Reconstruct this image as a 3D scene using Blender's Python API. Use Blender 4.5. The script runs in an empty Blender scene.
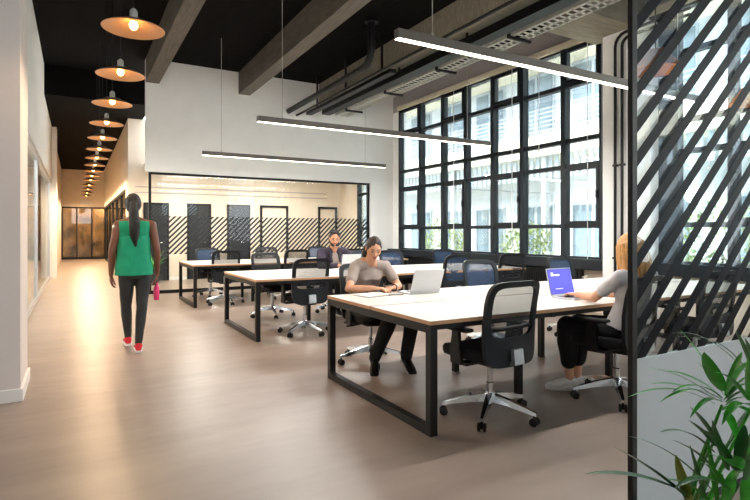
import bpy, bmesh, math, random
from mathutils import Vector, Matrix
random.seed(7)
V = Vector
C = bpy.context.scene.collection
PI = math.pi
# ------------------------------------------------------------------ camera maths (used to measure positions)
F, HY, EYE = 526.0, 232.0, 1.31
YAW = math.atan(299 / 526.0)
FW = V((math.sin(YAW), math.cos(YAW), 0)); RT = V((math.cos(YAW), -math.sin(YAW), 0))
def ray(u, v): return FW + RT * ((u - 375) / F) + V((0, 0, (HY - v) / F))
def atY(u, v, y):
    d = ray(u, v); return V((0, 0, EYE)) + d * (y / d.y)
def atZ(u, v, z):
    d = ray(u, v); return V((0, 0, EYE)) + d * ((z - EYE) / d.z)
def atD(u, v, dep): return V((0, 0, EYE)) + ray(u, v) * dep

# ------------------------------------------------------------------ materials
def lin(c):
    return tuple(((x / 255.0) / 12.92 if x / 255.0 <= 0.04045 else ((x / 255.0 + 0.055) / 1.055) ** 2.4) for x in c) + (1.0,)
def mat(name, col, rough=0.5, metal=0.0, var=0.0, scale=8.0, bump=0.0, bscale=None, stretch=None, spec=0.5, coat=0.0, emit=None, estr=0.0, sheen=0.0):
    m = bpy.data.materials.new(name); m.use_nodes = True
    nt = m.node_tree; b = nt.nodes['Principled BSDF']
    c = lin(col)
    b.inputs['Roughness'].default_value = rough; b.inputs['Metallic'].default_value = metal
    b.inputs['Specular IOR Level'].default_value = spec
    if coat: b.inputs['Coat Weight'].default_value = coat; b.inputs['Coat Roughness'].default_value = 0.1
    if sheen: b.inputs['Sheen Weight'].default_value = sheen
    tc = nt.nodes.new('ShaderNodeTexCoord'); mp = nt.nodes.new('ShaderNodeMapping')
    nt.links.new(tc.outputs['Object'], mp.inputs['Vector'])
    if stretch: mp.inputs['Scale'].default_value = stretch
    nz = nt.nodes.new('ShaderNodeTexNoise'); nz.inputs['Scale'].default_value = scale; nz.inputs['Detail'].default_value = 5
    nt.links.new(mp.outputs['Vector'], nz.inputs['Vector'])
    rp = nt.nodes.new('ShaderNodeValToRGB')
    v = var
    rp.color_ramp.elements[0].position = 0.3; rp.color_ramp.elements[1].position = 0.7
    rp.color_ramp.elements[0].color = tuple(max(0, x * (1 - v)) for x in c[:3]) + (1,)
    rp.color_ramp.elements[1].color = tuple(min(1, x * (1 + v)) for x in c[:3]) + (1,)
    nt.links.new(nz.outputs['Fac'], rp.inputs['Fac']); nt.links.new(rp.outputs['Color'], b.inputs['Base Color'])
    if bump:
        bp = nt.nodes.new('ShaderNodeBump'); bp.inputs['Strength'].default_value = bump; bp.inputs['Distance'].default_value = 0.01
        if bscale:
            n2 = nt.nodes.new('ShaderNodeTexNoise'); n2.inputs['Scale'].default_value = bscale; n2.inputs['Detail'].default_value = 4
            nt.links.new(mp.outputs['Vector'], n2.inputs['Vector']); nt.links.new(n2.outputs['Fac'], bp.inputs['Height'])
        else: nt.links.new(nz.outputs['Fac'], bp.inputs['Height'])
        nt.links.new(bp.outputs['Normal'], b.inputs['Normal'])
    if emit:
        b.inputs['Emission Color'].default_value = lin(emit); b.inputs['Emission Strength'].default_value = estr
    return m
def glass(name, tint=(255, 255, 255), refl=1.0, rough=0.0):
    m = bpy.data.materials.new(name); m.use_nodes = True; nt = m.node_tree
    for n in list(nt.nodes):
        if n.type != 'OUTPUT_MATERIAL': nt.nodes.remove(n)
    out = [n for n in nt.nodes if n.type == 'OUTPUT_MATERIAL'][0]
    t = nt.nodes.new('ShaderNodeBsdfTransparent'); t.inputs['Color'].default_value = lin(tint)
    g = nt.nodes.new('ShaderNodeBsdfGlossy'); g.inputs['Roughness'].default_value = rough
    f = nt.nodes.new('ShaderNodeFresnel'); f.inputs['IOR'].default_value = 1.5
    mu = nt.nodes.new('ShaderNodeMath'); mu.operation = 'MULTIPLY'; mu.inputs[1].default_value = refl
    mx = nt.nodes.new('ShaderNodeMixShader')
    nt.links.new(f.outputs[0], mu.inputs[0]); nt.links.new(mu.outputs[0], mx.inputs[0])
    nt.links.new(t.outputs[0], mx.inputs[1]); nt.links.new(g.outputs[0], mx.inputs[2]); nt.links.new(mx.outputs[0], out.inputs['Surface'])
    return m
def mesh_fabric(name, col, opac):
    m = bpy.data.materials.new(name); m.use_nodes = True; nt = m.node_tree
    b = nt.nodes['Principled BSDF']; b.inputs['Base Color'].default_value = lin(col); b.inputs['Roughness'].default_value = 0.7
    out = [n for n in nt.nodes if n.type == 'OUTPUT_MATERIAL'][0]
    t = nt.nodes.new('ShaderNodeBsdfTransparent'); mx = nt.nodes.new('ShaderNodeMixShader')
    tc = nt.nodes.new('ShaderNodeTexCoord'); nz = nt.nodes.new('ShaderNodeTexNoise'); nz.inputs['Scale'].default_value = 6
    ma = nt.nodes.new('ShaderNodeMath'); ma.operation = 'MULTIPLY_ADD'; ma.inputs[1].default_value = 0.1; ma.inputs[2].default_value = opac - 0.05
    nt.links.new(tc.outputs['Object'], nz.inputs['Vector']); nt.links.new(nz.outputs['Fac'], ma.inputs[0])
    nt.links.new(ma.outputs[0], mx.inputs[0]); nt.links.new(t.outputs[0], mx.inputs[1]); nt.links.new(b.outputs[0], mx.inputs[2])
    nt.links.new(mx.outputs[0], out.inputs['Surface']); return m
def floor_mat():
    m = bpy.data.materials.new('sealed_floor'); m.use_nodes = True; nt = m.node_tree; b = nt.nodes['Principled BSDF']
    tc = nt.nodes.new('ShaderNodeTexCoord'); mp = nt.nodes.new('ShaderNodeMapping'); mp.inputs['Scale'].default_value = (1.0, 3.5, 1.0)
    nt.links.new(tc.outputs['Object'], mp.inputs['Vector'])
    n1 = nt.nodes.new('ShaderNodeTexNoise'); n1.inputs['Scale'].default_value = 0.7; n1.inputs['Detail'].default_value = 8; n1.inputs['Roughness'].default_value = 0.62
    nt.links.new(mp.outputs['Vector'], n1.inputs['Vector'])
    rp = nt.nodes.new('ShaderNodeValToRGB'); rp.color_ramp.elements[0].position = 0.3; rp.color_ramp.elements[1].position = 0.72
    rp.color_ramp.elements[0].color = lin(FLOOR_A); rp.color_ramp.elements[1].color = lin(FLOOR_B)
    nt.links.new(n1.outputs['Fac'], rp.inputs['Fac']); nt.links.new(rp.outputs['Color'], b.inputs['Base Color'])
    n2 = nt.nodes.new('ShaderNodeTexNoise'); n2.inputs['Scale'].default_value = 4; n2.inputs['Detail'].default_value = 6
    nt.links.new(mp.outputs['Vector'], n2.inputs['Vector'])
    mr = nt.nodes.new('ShaderNodeMapRange'); mr.inputs['To Min'].default_value = 0.26; mr.inputs['To Max'].default_value = 0.42
    nt.links.new(n2.outputs['Fac'], mr.inputs['Value']); nt.links.new(mr.outputs['Result'], b.inputs['Roughness'])
    b.inputs['Specular IOR Level'].default_value = 0.6
    bp = nt.nodes.new('ShaderNodeBump'); bp.inputs['Strength'].default_value = 0.08; bp.inputs['Distance'].default_value = 0.01
    nt.links.new(n2.outputs['Fac'], bp.inputs['Height']); nt.links.new(bp.outputs['Normal'], b.inputs['Normal'])
    return m
FLOOR_A = (143, 127, 116); FLOOR_B = (163, 146, 134)
M = {}
M['floor'] = floor_mat()
M['ceiling'] = mat('board_marked_black_concrete', (13, 12, 11), 0.95, spec=0.1, var=0.35, scale=2.2, bump=0.5, stretch=(9, 0.8, 1))
M['beam'] = mat('lightened_beam', (92, 86, 77), 0.7, var=0.25, scale=3, bump=0.4, stretch=(9, 0.8, 3))  # colour lightened to paint in the light on the beam undersides
M['crossbeam'] = mat('raw_concrete_beam', (140, 134, 118), 0.75, var=0.25, scale=3, bump=0.4, stretch=(0.8, 9, 3))
M['wall'] = mat('white_plaster', (243, 242, 239), 0.8, var=0.02, scale=3, bump=0.05, bscale=60)
M['warmwall'] = mat('cream_wall', (228, 214, 196), 0.8, var=0.03, scale=3, bump=0.05, bscale=60)
M['pier'] = mat('pale_rose_plaster', (222, 211, 205), 0.8, var=0.02, scale=3, bump=0.05, bscale=60)
M['base'] = mat('white_baseboard', (235, 230, 225), 0.5)
M['steel'] = mat('dark_blue_grey_steel', (20, 26, 33), 0.5, var=0.1, spec=0.35)
M['black'] = mat('black_powder_coat', (11, 11, 12), 0.45, var=0.1, spec=0.35)
M['blacksoft'] = mat('black_fabric', (11, 12, 13), 0.9, var=0.2, scale=60, bump=0.15)
M['shell'] = mat('charcoal_blue_plastic', (13, 19, 25), 0.45, var=0.1, spec=0.4)
M['mesh'] = mesh_fabric('black_mesh_fabric', (26, 29, 33), 0.66)
M['bluemesh'] = mesh_fabric('blue_grey_mesh', (46, 68, 98), 0.78)
M['chrome'] = mat('polished_aluminium', (205, 207, 210), 0.18, 1.0, var=0.03)
M['alu'] = mat('brushed_aluminium', (196, 199, 203), 0.35, 0.85, var=0.04, scale=20)
M['lid'] = mat('silver_laptop_lid', (205, 207, 210), 0.42, 0.35, var=0.02)
M['top'] = mat('white_laminate', (214, 208, 200), 0.35, var=0.02, scale=2)
M['ply'] = mat('birch_ply_edge', (196, 148, 108), 0.5, var=0.2, scale=6, stretch=(3, 3, 60))
M['glass'] = glass('clear_glass', (248, 251, 251), 0.5)
M['screenglass'] = glass('coated_glass', (240, 246, 248), 0.14)
M['winglass'] = glass('window_glass', (240, 247, 248), 0.6)
M['darkglass'] = glass('smoked_glass', (190, 186, 178), 1.0)
M['frost'] = mat('frosted_grey_panel', (172, 179, 181), 0.4, var=0.02, spec=0.6)
M['film'] = mat('black_vinyl_stripe', (9, 12, 18), 0.4, var=0.05, spec=0.08)
M['film2'] = mat('black_vinyl_stripe_rear', (24, 25, 27), 0.5)
M['lamp_in'] = mat('copper_cream_enamel', (206, 160, 118), 0.4)
M['lamp_out'] = mat('copper_brown_enamel', (120, 84, 58), 0.35, 0.3)
M['copper'] = mat('copper_shade', (214, 134, 84), 0.35, 0.6)
M['bulb'] = mat('glowing_bulb', (255, 220, 160), 0.3, emit=(255, 190, 105), estr=9)
M['led'] = mat('led_diffuser', (255, 250, 240), 0.4, emit=(255, 238, 216), estr=4.0)
M['bronze'] = mat('bronze_grey_aluminium', (112, 105, 98), 0.4, 0.4)
M['cream'] = mat('cream_head_box', (222, 212, 188), 0.6, var=0.03)
M['lilac'] = mat('lilac_grey_render', (176, 170, 172), 0.8, var=0.03)
M['galv'] = mat('galvanised_steel', (196, 194, 186), 0.5, 0.2, var=0.15, scale=12)
M['dark'] = mat('near_black_void', (14, 14, 15), 0.8)
M['cord'] = mat('white_cord', (235, 235, 235), 0.6)
M['paper'] = mat('white_paper', (238, 234, 226), 0.7, var=0.02)
M['screen'] = mat('blue_screen', (40, 40, 170), 0.3, emit=(74, 70, 214), estr=0.75)
M['screentext'] = mat('screen_text', (230, 230, 255), 0.3, emit=(205, 205, 255), estr=0.8)
M['keys'] = mat('dark_keys', (30, 30, 34), 0.6)
M['skin_l'] = mat('light_skin', (214, 160, 128), 0.5, var=0.06, scale=20)
M['skin_m'] = mat('tan_skin', (196, 140, 108), 0.5, var=0.06, scale=20)
M['skin_d'] = mat('brown_skin', (112, 68, 48), 0.45, var=0.08, scale=20)
M['hair_b'] = mat('dark_brown_hair', (46, 32, 25), 0.45, var=0.4, scale=30, bump=0.5, stretch=(6, 6, 0.8))
M['hair_k'] = mat('black_hair', (14, 12, 11), 0.6, var=0.4, scale=30, bump=0.5, stretch=(6, 6, 0.8))
M['hair_y'] = mat('strawberry_blonde_hair', (206, 148, 82), 0.4, var=0.35, scale=22, bump=0.6, stretch=(6, 6, 0.6))
M['tee_grey'] = mat('taupe_jersey', (164, 150, 142), 0.9, var=0.05, scale=14, bump=0.1)
M['tee_white'] = mat('pale_grey_jersey', (206, 202, 204), 0.9, var=0.05, scale=14, bump=0.1)
M['tee_green'] = mat('emerald_jersey', (18, 150, 112), 0.85, var=0.08, scale=14, bump=0.1)
M['jacket'] = mat('plum_navy_jacket', (44, 38, 52), 0.9, var=0.2, scale=24, bump=0.2)
M['trouser'] = mat('black_trousers', (11, 12, 14), 0.9, var=0.2, scale=20, bump=0.15)
M['legging'] = mat('charcoal_leggings', (44, 48, 50), 0.75, var=0.25, scale=10, bump=0.15)
M['red'] = mat('red_knit', (206, 30, 44), 0.7, var=0.1)
M['pink'] = mat('pink_plastic', (232, 60, 120), 0.4)
M['white'] = mat('white_rubber', (228, 226, 224), 0.6)
M['eye'] = mat('dark_eye', (30, 20, 16), 0.2)
M['lips'] = mat('lips', (172, 92, 84), 0.4)
M['leaf'] = mat('palm_leaf', (52, 150, 38), 0.32, var=0.4, scale=5, spec=0.6, bump=0.15, stretch=(4, 4, 4))
M['leaf2'] = mat('dark_palm_leaf', (48, 104, 50), 0.3, var=0.4, scale=6, spec=0.6)
M['leaf3'] = mat('yellowing_palm_leaf', (120, 124, 50), 0.4, var=0.4, scale=9)
M['shrub'] = mat('shrub_leaf', (158, 172, 112), 0.6, var=0.4, scale=4)
M['pot'] = mat('anthracite_pot', (40, 42, 44), 0.6)
M['soil'] = mat('soil', (48, 36, 28), 0.95, var=0.4, scale=40)
M['facade'] = mat('pale_render', (200, 204, 208), 0.85, var=0.05)
M['slab'] = mat('cream_fascia', (232, 226, 208), 0.8, var=0.04)
M['outglass'] = mat('blue_window', (112, 126, 136), 0.15, 0.0, var=0.2, scale=1.0, spec=0.8)
M['slats'] = mat('blue_white_slats', (190, 202, 214), 0.7)
M['rail'] = mat('pale_steel_rail', (178, 184, 190), 0.5)
M['pave'] = mat('pale_paving', (196, 190, 180), 0.9, var=0.08, scale=2)
M['valve'] = mat('ivory_valve', (226, 220, 206), 0.5)
M['cabin'] = mat('smoky_mural', (120, 92, 60), 0.6, var=0.95, scale=2.2)

# ------------------------------------------------------------------ mesh helpers
def obj(name, bm, m=None, parent=None, smooth=False, mats=None):
    me = bpy.data.meshes.new(name); bmesh.ops.recalc_face_normals(bm, faces=bm.faces[:]); bm.to_mesh(me); bm.free()
    for x in (mats or [m]): me.materials.append(x)
    if smooth:
        me.polygons.foreach_set('use_smooth', [True] * len(me.polygons))
        try: me.set_sharp_from_angle(angle=math.radians(42))
        except Exception: pass
    o = bpy.data.objects.new(name, me); C.objects.link(o)
    if parent: o.parent = parent
    return o
def thing(name, label, cat, loc=(0, 0, 0), rotz=0.0, group=None):
    o = bpy.data.objects.new(name, None); o.empty_display_size = 0.1; C.objects.link(o)
    o.location = loc; o.rotation_euler = (0, 0, rotz); o['label'] = label; o['category'] = cat
    if group: o['group'] = group
    return o
def tag(o, label, cat, group=None):
    o['label'] = label; o['category'] = cat
    if group: o['group'] = group
    return o
def struct(o, label=None, cat=None):
    o['kind'] = 'structure'
    if label: o['label'] = label
    if cat: o['category'] = cat
    return o
def dup(root, loc, rotz, label=None, group=None):
    def cp(o, par):
        c = o.copy(); C.objects.link(c)
        if par: c.parent = par
        for ch in o.children: cp(ch, c)
        return c
    r = cp(root, None); r.location = loc; r.rotation_euler = (0, 0, rotz)
    if label: r['label'] = label
    if group: r['group'] = group
    return r
def B(): return bmesh.new()
def box(bm, x0, x1, y0, y1, z0, z1, mi=0, bev=0.0):
    vs = [bm.verts.new(p) for p in ((x0, y0, z0), (x1, y0, z0), (x1, y1, z0), (x0, y1, z0), (x0, y0, z1), (x1, y0, z1), (x1, y1, z1), (x0, y1, z1))]
    fs = []
    for q in ((0, 3, 2, 1), (4, 5, 6, 7), (0, 1, 5, 4), (1, 2, 6, 5), (2, 3, 7, 6), (3, 0, 4, 7)):
        f = bm.faces.new([vs[i] for i in q]); f.material_index = mi; fs.append(f)
    if bev:
        es = list({e for f in fs for e in f.edges})
        bmesh.ops.bevel(bm, geom=es, offset=bev, segments=2, affect='EDGES', profile=0.5)
    return bm
def boxm(bm, size, mtx, mi=0, bev=0.0):
    b2 = B(); sx, sy, sz = size; box(b2, -sx/2, sx/2, -sy/2, sy/2, -sz/2, sz/2, mi, bev)
    merge(bm, b2, mtx)
def merge(bm, b2, mtx=None):
    if mtx is not None: bmesh.ops.transform(b2, matrix=mtx, verts=b2.verts[:])
    mp = {}
    for v in b2.verts: mp[v] = bm.verts.new(v.co)
    for f in b2.faces:
        try:
            g = bm.faces.new([mp[v] for v in f.verts]); g.material_index = f.material_index
        except ValueError: pass
    b2.free()
def frame_of(d):
    d = d.normalized(); a = V((0, 0, 1)) if abs(d.z) < 0.9 else V((0, 1, 0))
    r = d.cross(a).normalized(); return r, r.cross(d).normalized()
def rings(bm, secs, cap=True, mi=0):
    n = len(secs[0]); rs = [[bm.verts.new(p) for p in s] for s in secs]
    for a, b in zip(rs, rs[1:]):
        for i in range(n):
            f = bm.faces.new((a[i], a[(i+1) % n], b[(i+1) % n], b[i])); f.material_index = mi
    if cap:
        f = bm.faces.new(list(reversed(rs[0]))); f.material_index = mi
        f = bm.faces.new(rs[-1]); f.material_index = mi
def tube(bm, pts, r, n=10, mi=0, flat=1.0):
    pts = [V(p) for p in pts]; rr = r if isinstance(r, (list, tuple)) else [r] * len(pts)
    secs = []; u = None
    for i, p in enumerate(pts):
        d = (pts[min(i+1, len(pts)-1)] - pts[max(i-1, 0)]).normalized()
        if u is None: u, w = frame_of(d)
        else:
            u = (u - d * u.dot(d)).normalized(); w = u.cross(d).normalized()
        secs.append([p + (u * math.cos(2*PI*k/n) + w * math.sin(2*PI*k/n) * flat) * rr[i] for k in range(n)])
    rings(bm, secs, True, mi)
def capsule(bm, a, b, ra, rb, n=14, mi=0):
    a = V(a); b = V(b); d = b - a
    if d.length < 1e-6: d = V((0, 0, 1e-4))
    dn = d.normalized(); u, w = frame_of(dn); secs = []
    def ring(c, r): return [c + (u * math.cos(2*PI*k/n) + w * math.sin(2*PI*k/n)) * max(r, 1e-4) for k in range(n)]
    for t in (-1.5, -1.2, -0.8, -0.4): secs.append(ring(a + dn * ra * math.sin(t), ra * math.cos(t)))
    for t in (0, 0.25, 0.5, 0.75, 1): secs.append(ring(a.lerp(b, t), ra + (rb - ra) * t))
    for t in (0.4, 0.8, 1.2, 1.5): secs.append(ring(b + dn * rb * math.sin(t), rb * math.cos(t)))
    rings(bm, secs, True, mi)
def ell(bm, c, r, R=None, mi=0, sub=3):
    g = bmesh.ops.create_icosphere(bm, subdivisions=sub, radius=1.0)
    for v in g['verts']:
        p = V((v.co.x * r[0], v.co.y * r[1], v.co.z * r[2]))
        v.co = V(c) + (R @ p if R else p)
    for f in {f for v in g['verts'] for f in v.link_faces}: f.material_index = mi
def lathe(bm, prof, n=24, c=(0, 0, 0), mi=0, cap=True):
    rings(bm, [[V(c) + V((max(r, 1e-4) * math.cos(2*PI*k/n), max(r, 1e-4) * math.sin(2*PI*k/n), z)) for k in range(n)] for r, z in prof], cap, mi)
def prism(bm, poly, thick, axis='y', mi=0):
    # poly: 3D points of a planar polygon; extruded by vector thick
    a = [bm.verts.new(p) for p in poly]; b = [bm.verts.new(V(p) + V(thick)) for p in poly]
    n = len(a); bm.faces.new(a).material_index = mi; bm.faces.new(list(reversed(b))).material_index = mi
    for i in range(n): bm.faces.new((a[i], b[i], b[(i+1) % n], a[(i+1) % n])).material_index = mi
def clip(poly, x0, x1, z0, z1):
    def cut(pl, f, g):
        out = []
        for i in range(len(pl)):
            a, b = pl[i-1], pl[i]; fa, fb = f(a), f(b)
            if fa * fb < 0:
                t = fa / (fa - fb); out.append((a[0] + (b[0]-a[0])*t, a[1] + (b[1]-a[1])*t))
            if fb >= 0: out.append(b)
        return out
    for f in (lambda p: p[0]-x0, lambda p: x1-p[0], lambda p: p[1]-z0, lambda p: z1-p[1]):
        if poly: poly = cut(poly, f, None)
    return poly
def stripes(bm, x0, x1, z0, z1, y, pitch, width, tan, phase, th=0.002):
    x = x0 - (z1 - z0) / tan - pitch + phase
    sh = (z1 - z0) / tan
    while x < x1:
        pl = clip([(x, z0), (x + width, z0), (x + width + sh, z1), (x + sh, z1)], x0, x1, z0, z1)
        if len(pl) >= 3:
            prism(bm, [V((p[0], y, p[1])) for p in pl], (0, th, 0))
        x += pitch
def remesh(bm, name, m, parent, voxel=0.007, smooth=3, fold=0.0, fscale=30.0):
    me = bpy.data.meshes.new('tmp'); bmesh.ops.recalc_face_normals(bm, faces=bm.faces[:]); bm.to_mesh(me); bm.free()
    t = bpy.data.objects.new('tmp', me); C.objects.link(t)
    r = t.modifiers.new('r', 'REMESH'); r.mode = 'VOXEL'; r.voxel_size = voxel; r.use_smooth_shade = True
    s = t.modifiers.new('s', 'SMOOTH'); s.iterations = smooth; s.factor = 0.5
    dg = bpy.context.evaluated_depsgraph_get(); dg.update()
    nm = bpy.data.meshes.new_from_object(t.evaluated_get(dg)); nm.name = name
    bpy.data.objects.remove(t); bpy.data.meshes.remove(me)
    if fold:
        from mathutils import noise
        nm.calc_smooth_threshold if False else None
        ns = [v.normal.copy() for v in nm.vertices]
        for v, n in zip(nm.vertices, ns):
            q = V((v.co.x * fscale, v.co.y * fscale, v.co.z * fscale * 0.6))
            v.co += n * (noise.noise(q) * fold)
    nm.materials.clear(); nm.materials.append(m)
    nm.polygons.foreach_set('use_smooth', [True] * len(nm.polygons))
    o = bpy.data.objects.new(name, nm); C.objects.link(o); o.parent = parent
    return o

# ================================================================== THE SETTING
XL, XW, YB, ZC = -0.60, 7.35, 11.95, 4.95
YI, YE = 15.24, 29.0          # meeting room rear wall, corridor end
o = obj('floor', box(B(), -4.2, XW, -5.5, YE + 2.4, -0.15, 0.0), M['floor']); struct(o)
o = obj('ceiling', box(B(), -4.2, XW + 0.25, -5.5, 13.6, ZC, ZC + 0.25), M['ceiling']); struct(o)
o = obj('ceiling', box(B(), XL - 0.3, 1.55, 13.6, YE + 2.4, 4.3, 4.55), M['ceiling']); struct(o)
bm = B(); box(bm, XL - 0.3, 1.55, 13.45, 13.6, 4.3, ZC)
struct(obj('trim_1', bm, M['ceiling']))
k = 2
for x in (1.27, 3.22, 5.20):
    struct(obj('trim_%d' % k, box(B(), x, x + 0.26, -5.5, YB, 4.45, ZC), M['beam' if x < 5 else 'crossbeam'])); k += 1
struct(obj('trim_%d' % k, box(B(), 6.15, XW, 4.82, 5.62, 4.33, ZC), M['crossbeam'])); k += 1
# bulkhead above the rear glass, back wall right piece
struct(obj('wall_back', box(B(), 1.27, XW, YB, YB + 0.14, 2.58, ZC), M['wall']))
struct(obj('wall_back_right', box(B(), 6.65, XW, YB, YB + 0.14, 0.0, 2.58), M['wall']))
# meeting room shell
bm = B()
xs = [1.19, XW]
box(bm, 1.19, XW, YI, YI + 0.14, 0, 4.3)
struct(obj('wall_rear', bm, M['warmwall']))
struct(obj('ceiling', box(B(), 1.55, XW, YB + 0.14, YI, 2.95, 3.1), M['wall']))
# window wall solid pieces
struct(obj('wall_right_low', box(B(), XW, XW + 0.2, -5.5, YI + 0.2, -0.15, 0.72), M['warmwall']))
struct(obj('wall_right_high', box(B(), XW, XW + 0.2, -5.5, YI + 0.2, 4.46, ZC), M['lilac']))
struct(obj('wall_right', box(B(), 7.12, XW + 0.2, 4.58, 5.36, 0, 4.33), M['wall']))
struct(obj('wall_right_rear', box(B(), XW, XW + 0.2, 13.95, YI + 0.2, 0.72, 4.46), M['warmwall']))
struct(obj('wall_right_end', box(B(), XW, XW + 0.2, 11.62, 12.2, 0.72, 4.46), M['wall']))
bm = B(); box(bm, 7.26, XW + 0.02, 5.53, 11.62, 4.46, 4.56, bev=0.008); struct(obj('trim_9', bm, M['cream']))
bm = B(); box(bm, 7.26, XW + 0.02, -5.5, 4.72, 4.46, 4.56, bev=0.008); struct(obj('trim_10', bm, M['cream']))
bm = B(); box(bm, 7.16, XW + 0.02, 5.36, 11.94, 0.70, 0.87, bev=0.006); struct(obj('trim_11', bm, M['steel']))
bm = B(); box(bm, 7.16, XW + 0.02, -5.5, 4.58, 0.70, 0.87, bev=0.006); struct(obj('trim_12', bm, M['steel']))
# left pier and shopfront wall
struct(obj('wall_left', box(B(), -4.2, -0.375, 4.9, 5.6, 0, ZC), M['pier']))
struct(obj('baseboard_left', box(B(), -4.2, -0.355, 4.88, 5.62, 0, 0.10, bev=0.006), M['base']))
struct(obj('wall_left_upper', box(B(), XL - 0.15, XL, 5.6, 17.5, 2.78, ZC), M['wall']))
struct(obj('wall_left_column', box(B(), XL - 0.4, XL + 0.12, 17.5, 18.1, 0, ZC), M['wall']))
struct(obj('wall_left_far', box(B(), XL - 0.2, XL, 18.1, YE + 0.2, 0, 4.3), M['warmwall']))
struct(obj('wall_left_room', box(B(), -4.2, -4.05, -5.5, 18.0, 0, ZC), M['wall']))  # near stretch is unseen, added to keep the sun off the floor
struct(obj('ceiling', box(B(), -4.05, XL - 0.15, 5.6, 17.5, 2.9, 3.05), M['wall']))
struct(obj('wall_left_return', box(B(), -4.05, XL - 0.15, 17.5, 17.6, 0, 3.0), M['wall']))
# corridor end and right wall
struct(obj('wall_end', box(B(), XL, 1.3, YE, YE + 0.15, 2.52, 4.3), M['warmwall']))
bm = B(); box(bm, 1.19, 1.33, YI + 0.14, YE, 2.52, 4.3); box(bm, 1.19, 1.33, YI + 0.14, 16.0, 0, 2.52)
struct(obj('wall_corridor', bm, M['warmwall']))
# room seen through the corridor end doors
bm = B(); box(bm, XL - 0.6, 3.3, YE + 2.2, YE + 2.3, 0, 4.3); struct(obj('wall_end_room', bm, M['cabin']))
bm = B(); box(bm, 3.2, 3.3, YI + 0.2, YE + 2.2, 0, 4.3); struct(obj('wall_side_room', bm, M['cabin']))

# unseen wall added behind the camera, openings shaped for reflections and fill light
bm = B(); box(bm, -4.2, XW, -5.5, -5.3, 0, 2.2)
for xa, xb in ((-4.2, -3.2), (-1.4, -0.4), (1.4, 3.9), (5.7, XW)): box(bm, xa, xb, -5.5, -5.3, 2.2, 4.5)
struct(obj('wall_added_low', bm, M['warmwall']))
struct(obj('wall_added_high', box(B(), -4.2, XW, -5.5, -5.3, 4.5, ZC), M['warmwall']))
# ------------------------------------------------------------------ windows: each column a window of its own
ZB = [0.87, 1.41, 2.43, 2.87, 3.82, 4.46]
def window(n, y0, y1, sash, left=0.045, right=0.045):
    w = bpy.data.objects.new('window_%d' % n, None); C.objects.link(w); w.location = (XW, y0, ZB[0]); w['kind'] = 'structure'
    L = V((XW, y0, ZB[0]))
    def loc(bm): bmesh.ops.translate(bm, vec=-L, verts=bm.verts[:]); return bm
    bm = B(); x0, x1 = XW - 0.02, XW + 0.1
    box(bm, x0 - 0.02, x1, y0, y0 + left, ZB[0], ZB[-1]); box(bm, x0 - 0.02, x1, y1 - right, y1, ZB[0], ZB[-1])
    for i, z in enumerate(ZB):
        h = 0.035 if 0 < i < 5 else 0.03
        za, zb = (z, z + h) if i == 0 else ((z - h, z) if i == 5 else (z - h, z + h))
        box(bm, x0, x1, y0 + left, y1 - right, za, zb)
    obj('window_frame', loc(bm), M['steel'], w)
    for i in range(5):
        za, zb = ZB[i] + 0.035, ZB[i+1] - 0.035; ya, yb = y0 + left, y1 - right
        if i in sash:
            bm = B(); s = 0.05
            box(bm, x0 - 0.03, x0 + 0.04, ya, ya + s, za, zb); box(bm, x0 - 0.03, x0 + 0.04, yb - s, yb, za, zb)
            box(bm, x0 - 0.03, x0 + 0.04, ya + s, yb - s, za, za + s); box(bm, x0 - 0.03, x0 + 0.04, ya + s, yb - s, zb - s, zb)
            sa = obj('sash', loc(bm), M['steel'], w)
            if i == 1:
                bm = B(); box(bm, x0 - 0.06, x0 - 0.03, ya + 0.012, ya + 0.038, za + 0.42, za + 0.54, bev=0.004)
                obj('window_handle', loc(bm), M['black'], sa)
            ya += s; yb -= s; za += s; zb -= s
        bm = B(); box(bm, XW + 0.04, XW + 0.046, ya - 0.002, yb + 0.002, za - 0.002, zb + 0.002)
        obj('pane', loc(bm), M['winglass'], w)
yl = [11.62, 10.65, 9.75, 8.93, 8.08, 7.27, 6.30, 5.53]
n = 1
for i in range(7):
    window(n, yl[i+1], yl[i], (1, 4) if i % 2 == 0 else (), ); n += 1
yl = [4.72, 3.61, 2.80, 2.0, 1.2, 0.4, -0.4]
for i in range(6):
    window(n, yl[i+1], yl[i], (1, 4) if i % 2 == 1 else (), right=0.42 if i == 0 else 0.045); n += 1
yl = [13.95, 13.08, 12.2]
for i in range(2):
    window(n, yl[i+1], yl[i], ()); n += 1
# blind pull cords
for i, (y, z) in enumerate(((9.2, 0.95), (7.42, 0.95), (6.75, 2.75), (5.72, 0.78))):
    t = thing('blind_cord', ['white blind pull cord hanging before the third window column from the far end', 'white blind pull cord hanging before the fifth window column from the far end', 'short white cord ending high up before the sixth window column', 'white blind pull cord beside the white pillar with two pipes'][i], 'cord', (7.22, y, 4.44), 0, 'blind cords at the windows')
    bm = B(); tube(bm, [(0, 0, 0.0), (0, 0, z - 4.44)], 0.006, 6); obj('cord', bm, M['cord'], t)
    bm = B(); lathe(bm, [(0.006, 0.06), (0.013, 0.04), (0.014, -0.02), (0.004, -0.04)], 8, (0, 0, z - 4.44)); obj('tassel', bm, M['cord'], t, True)

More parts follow.
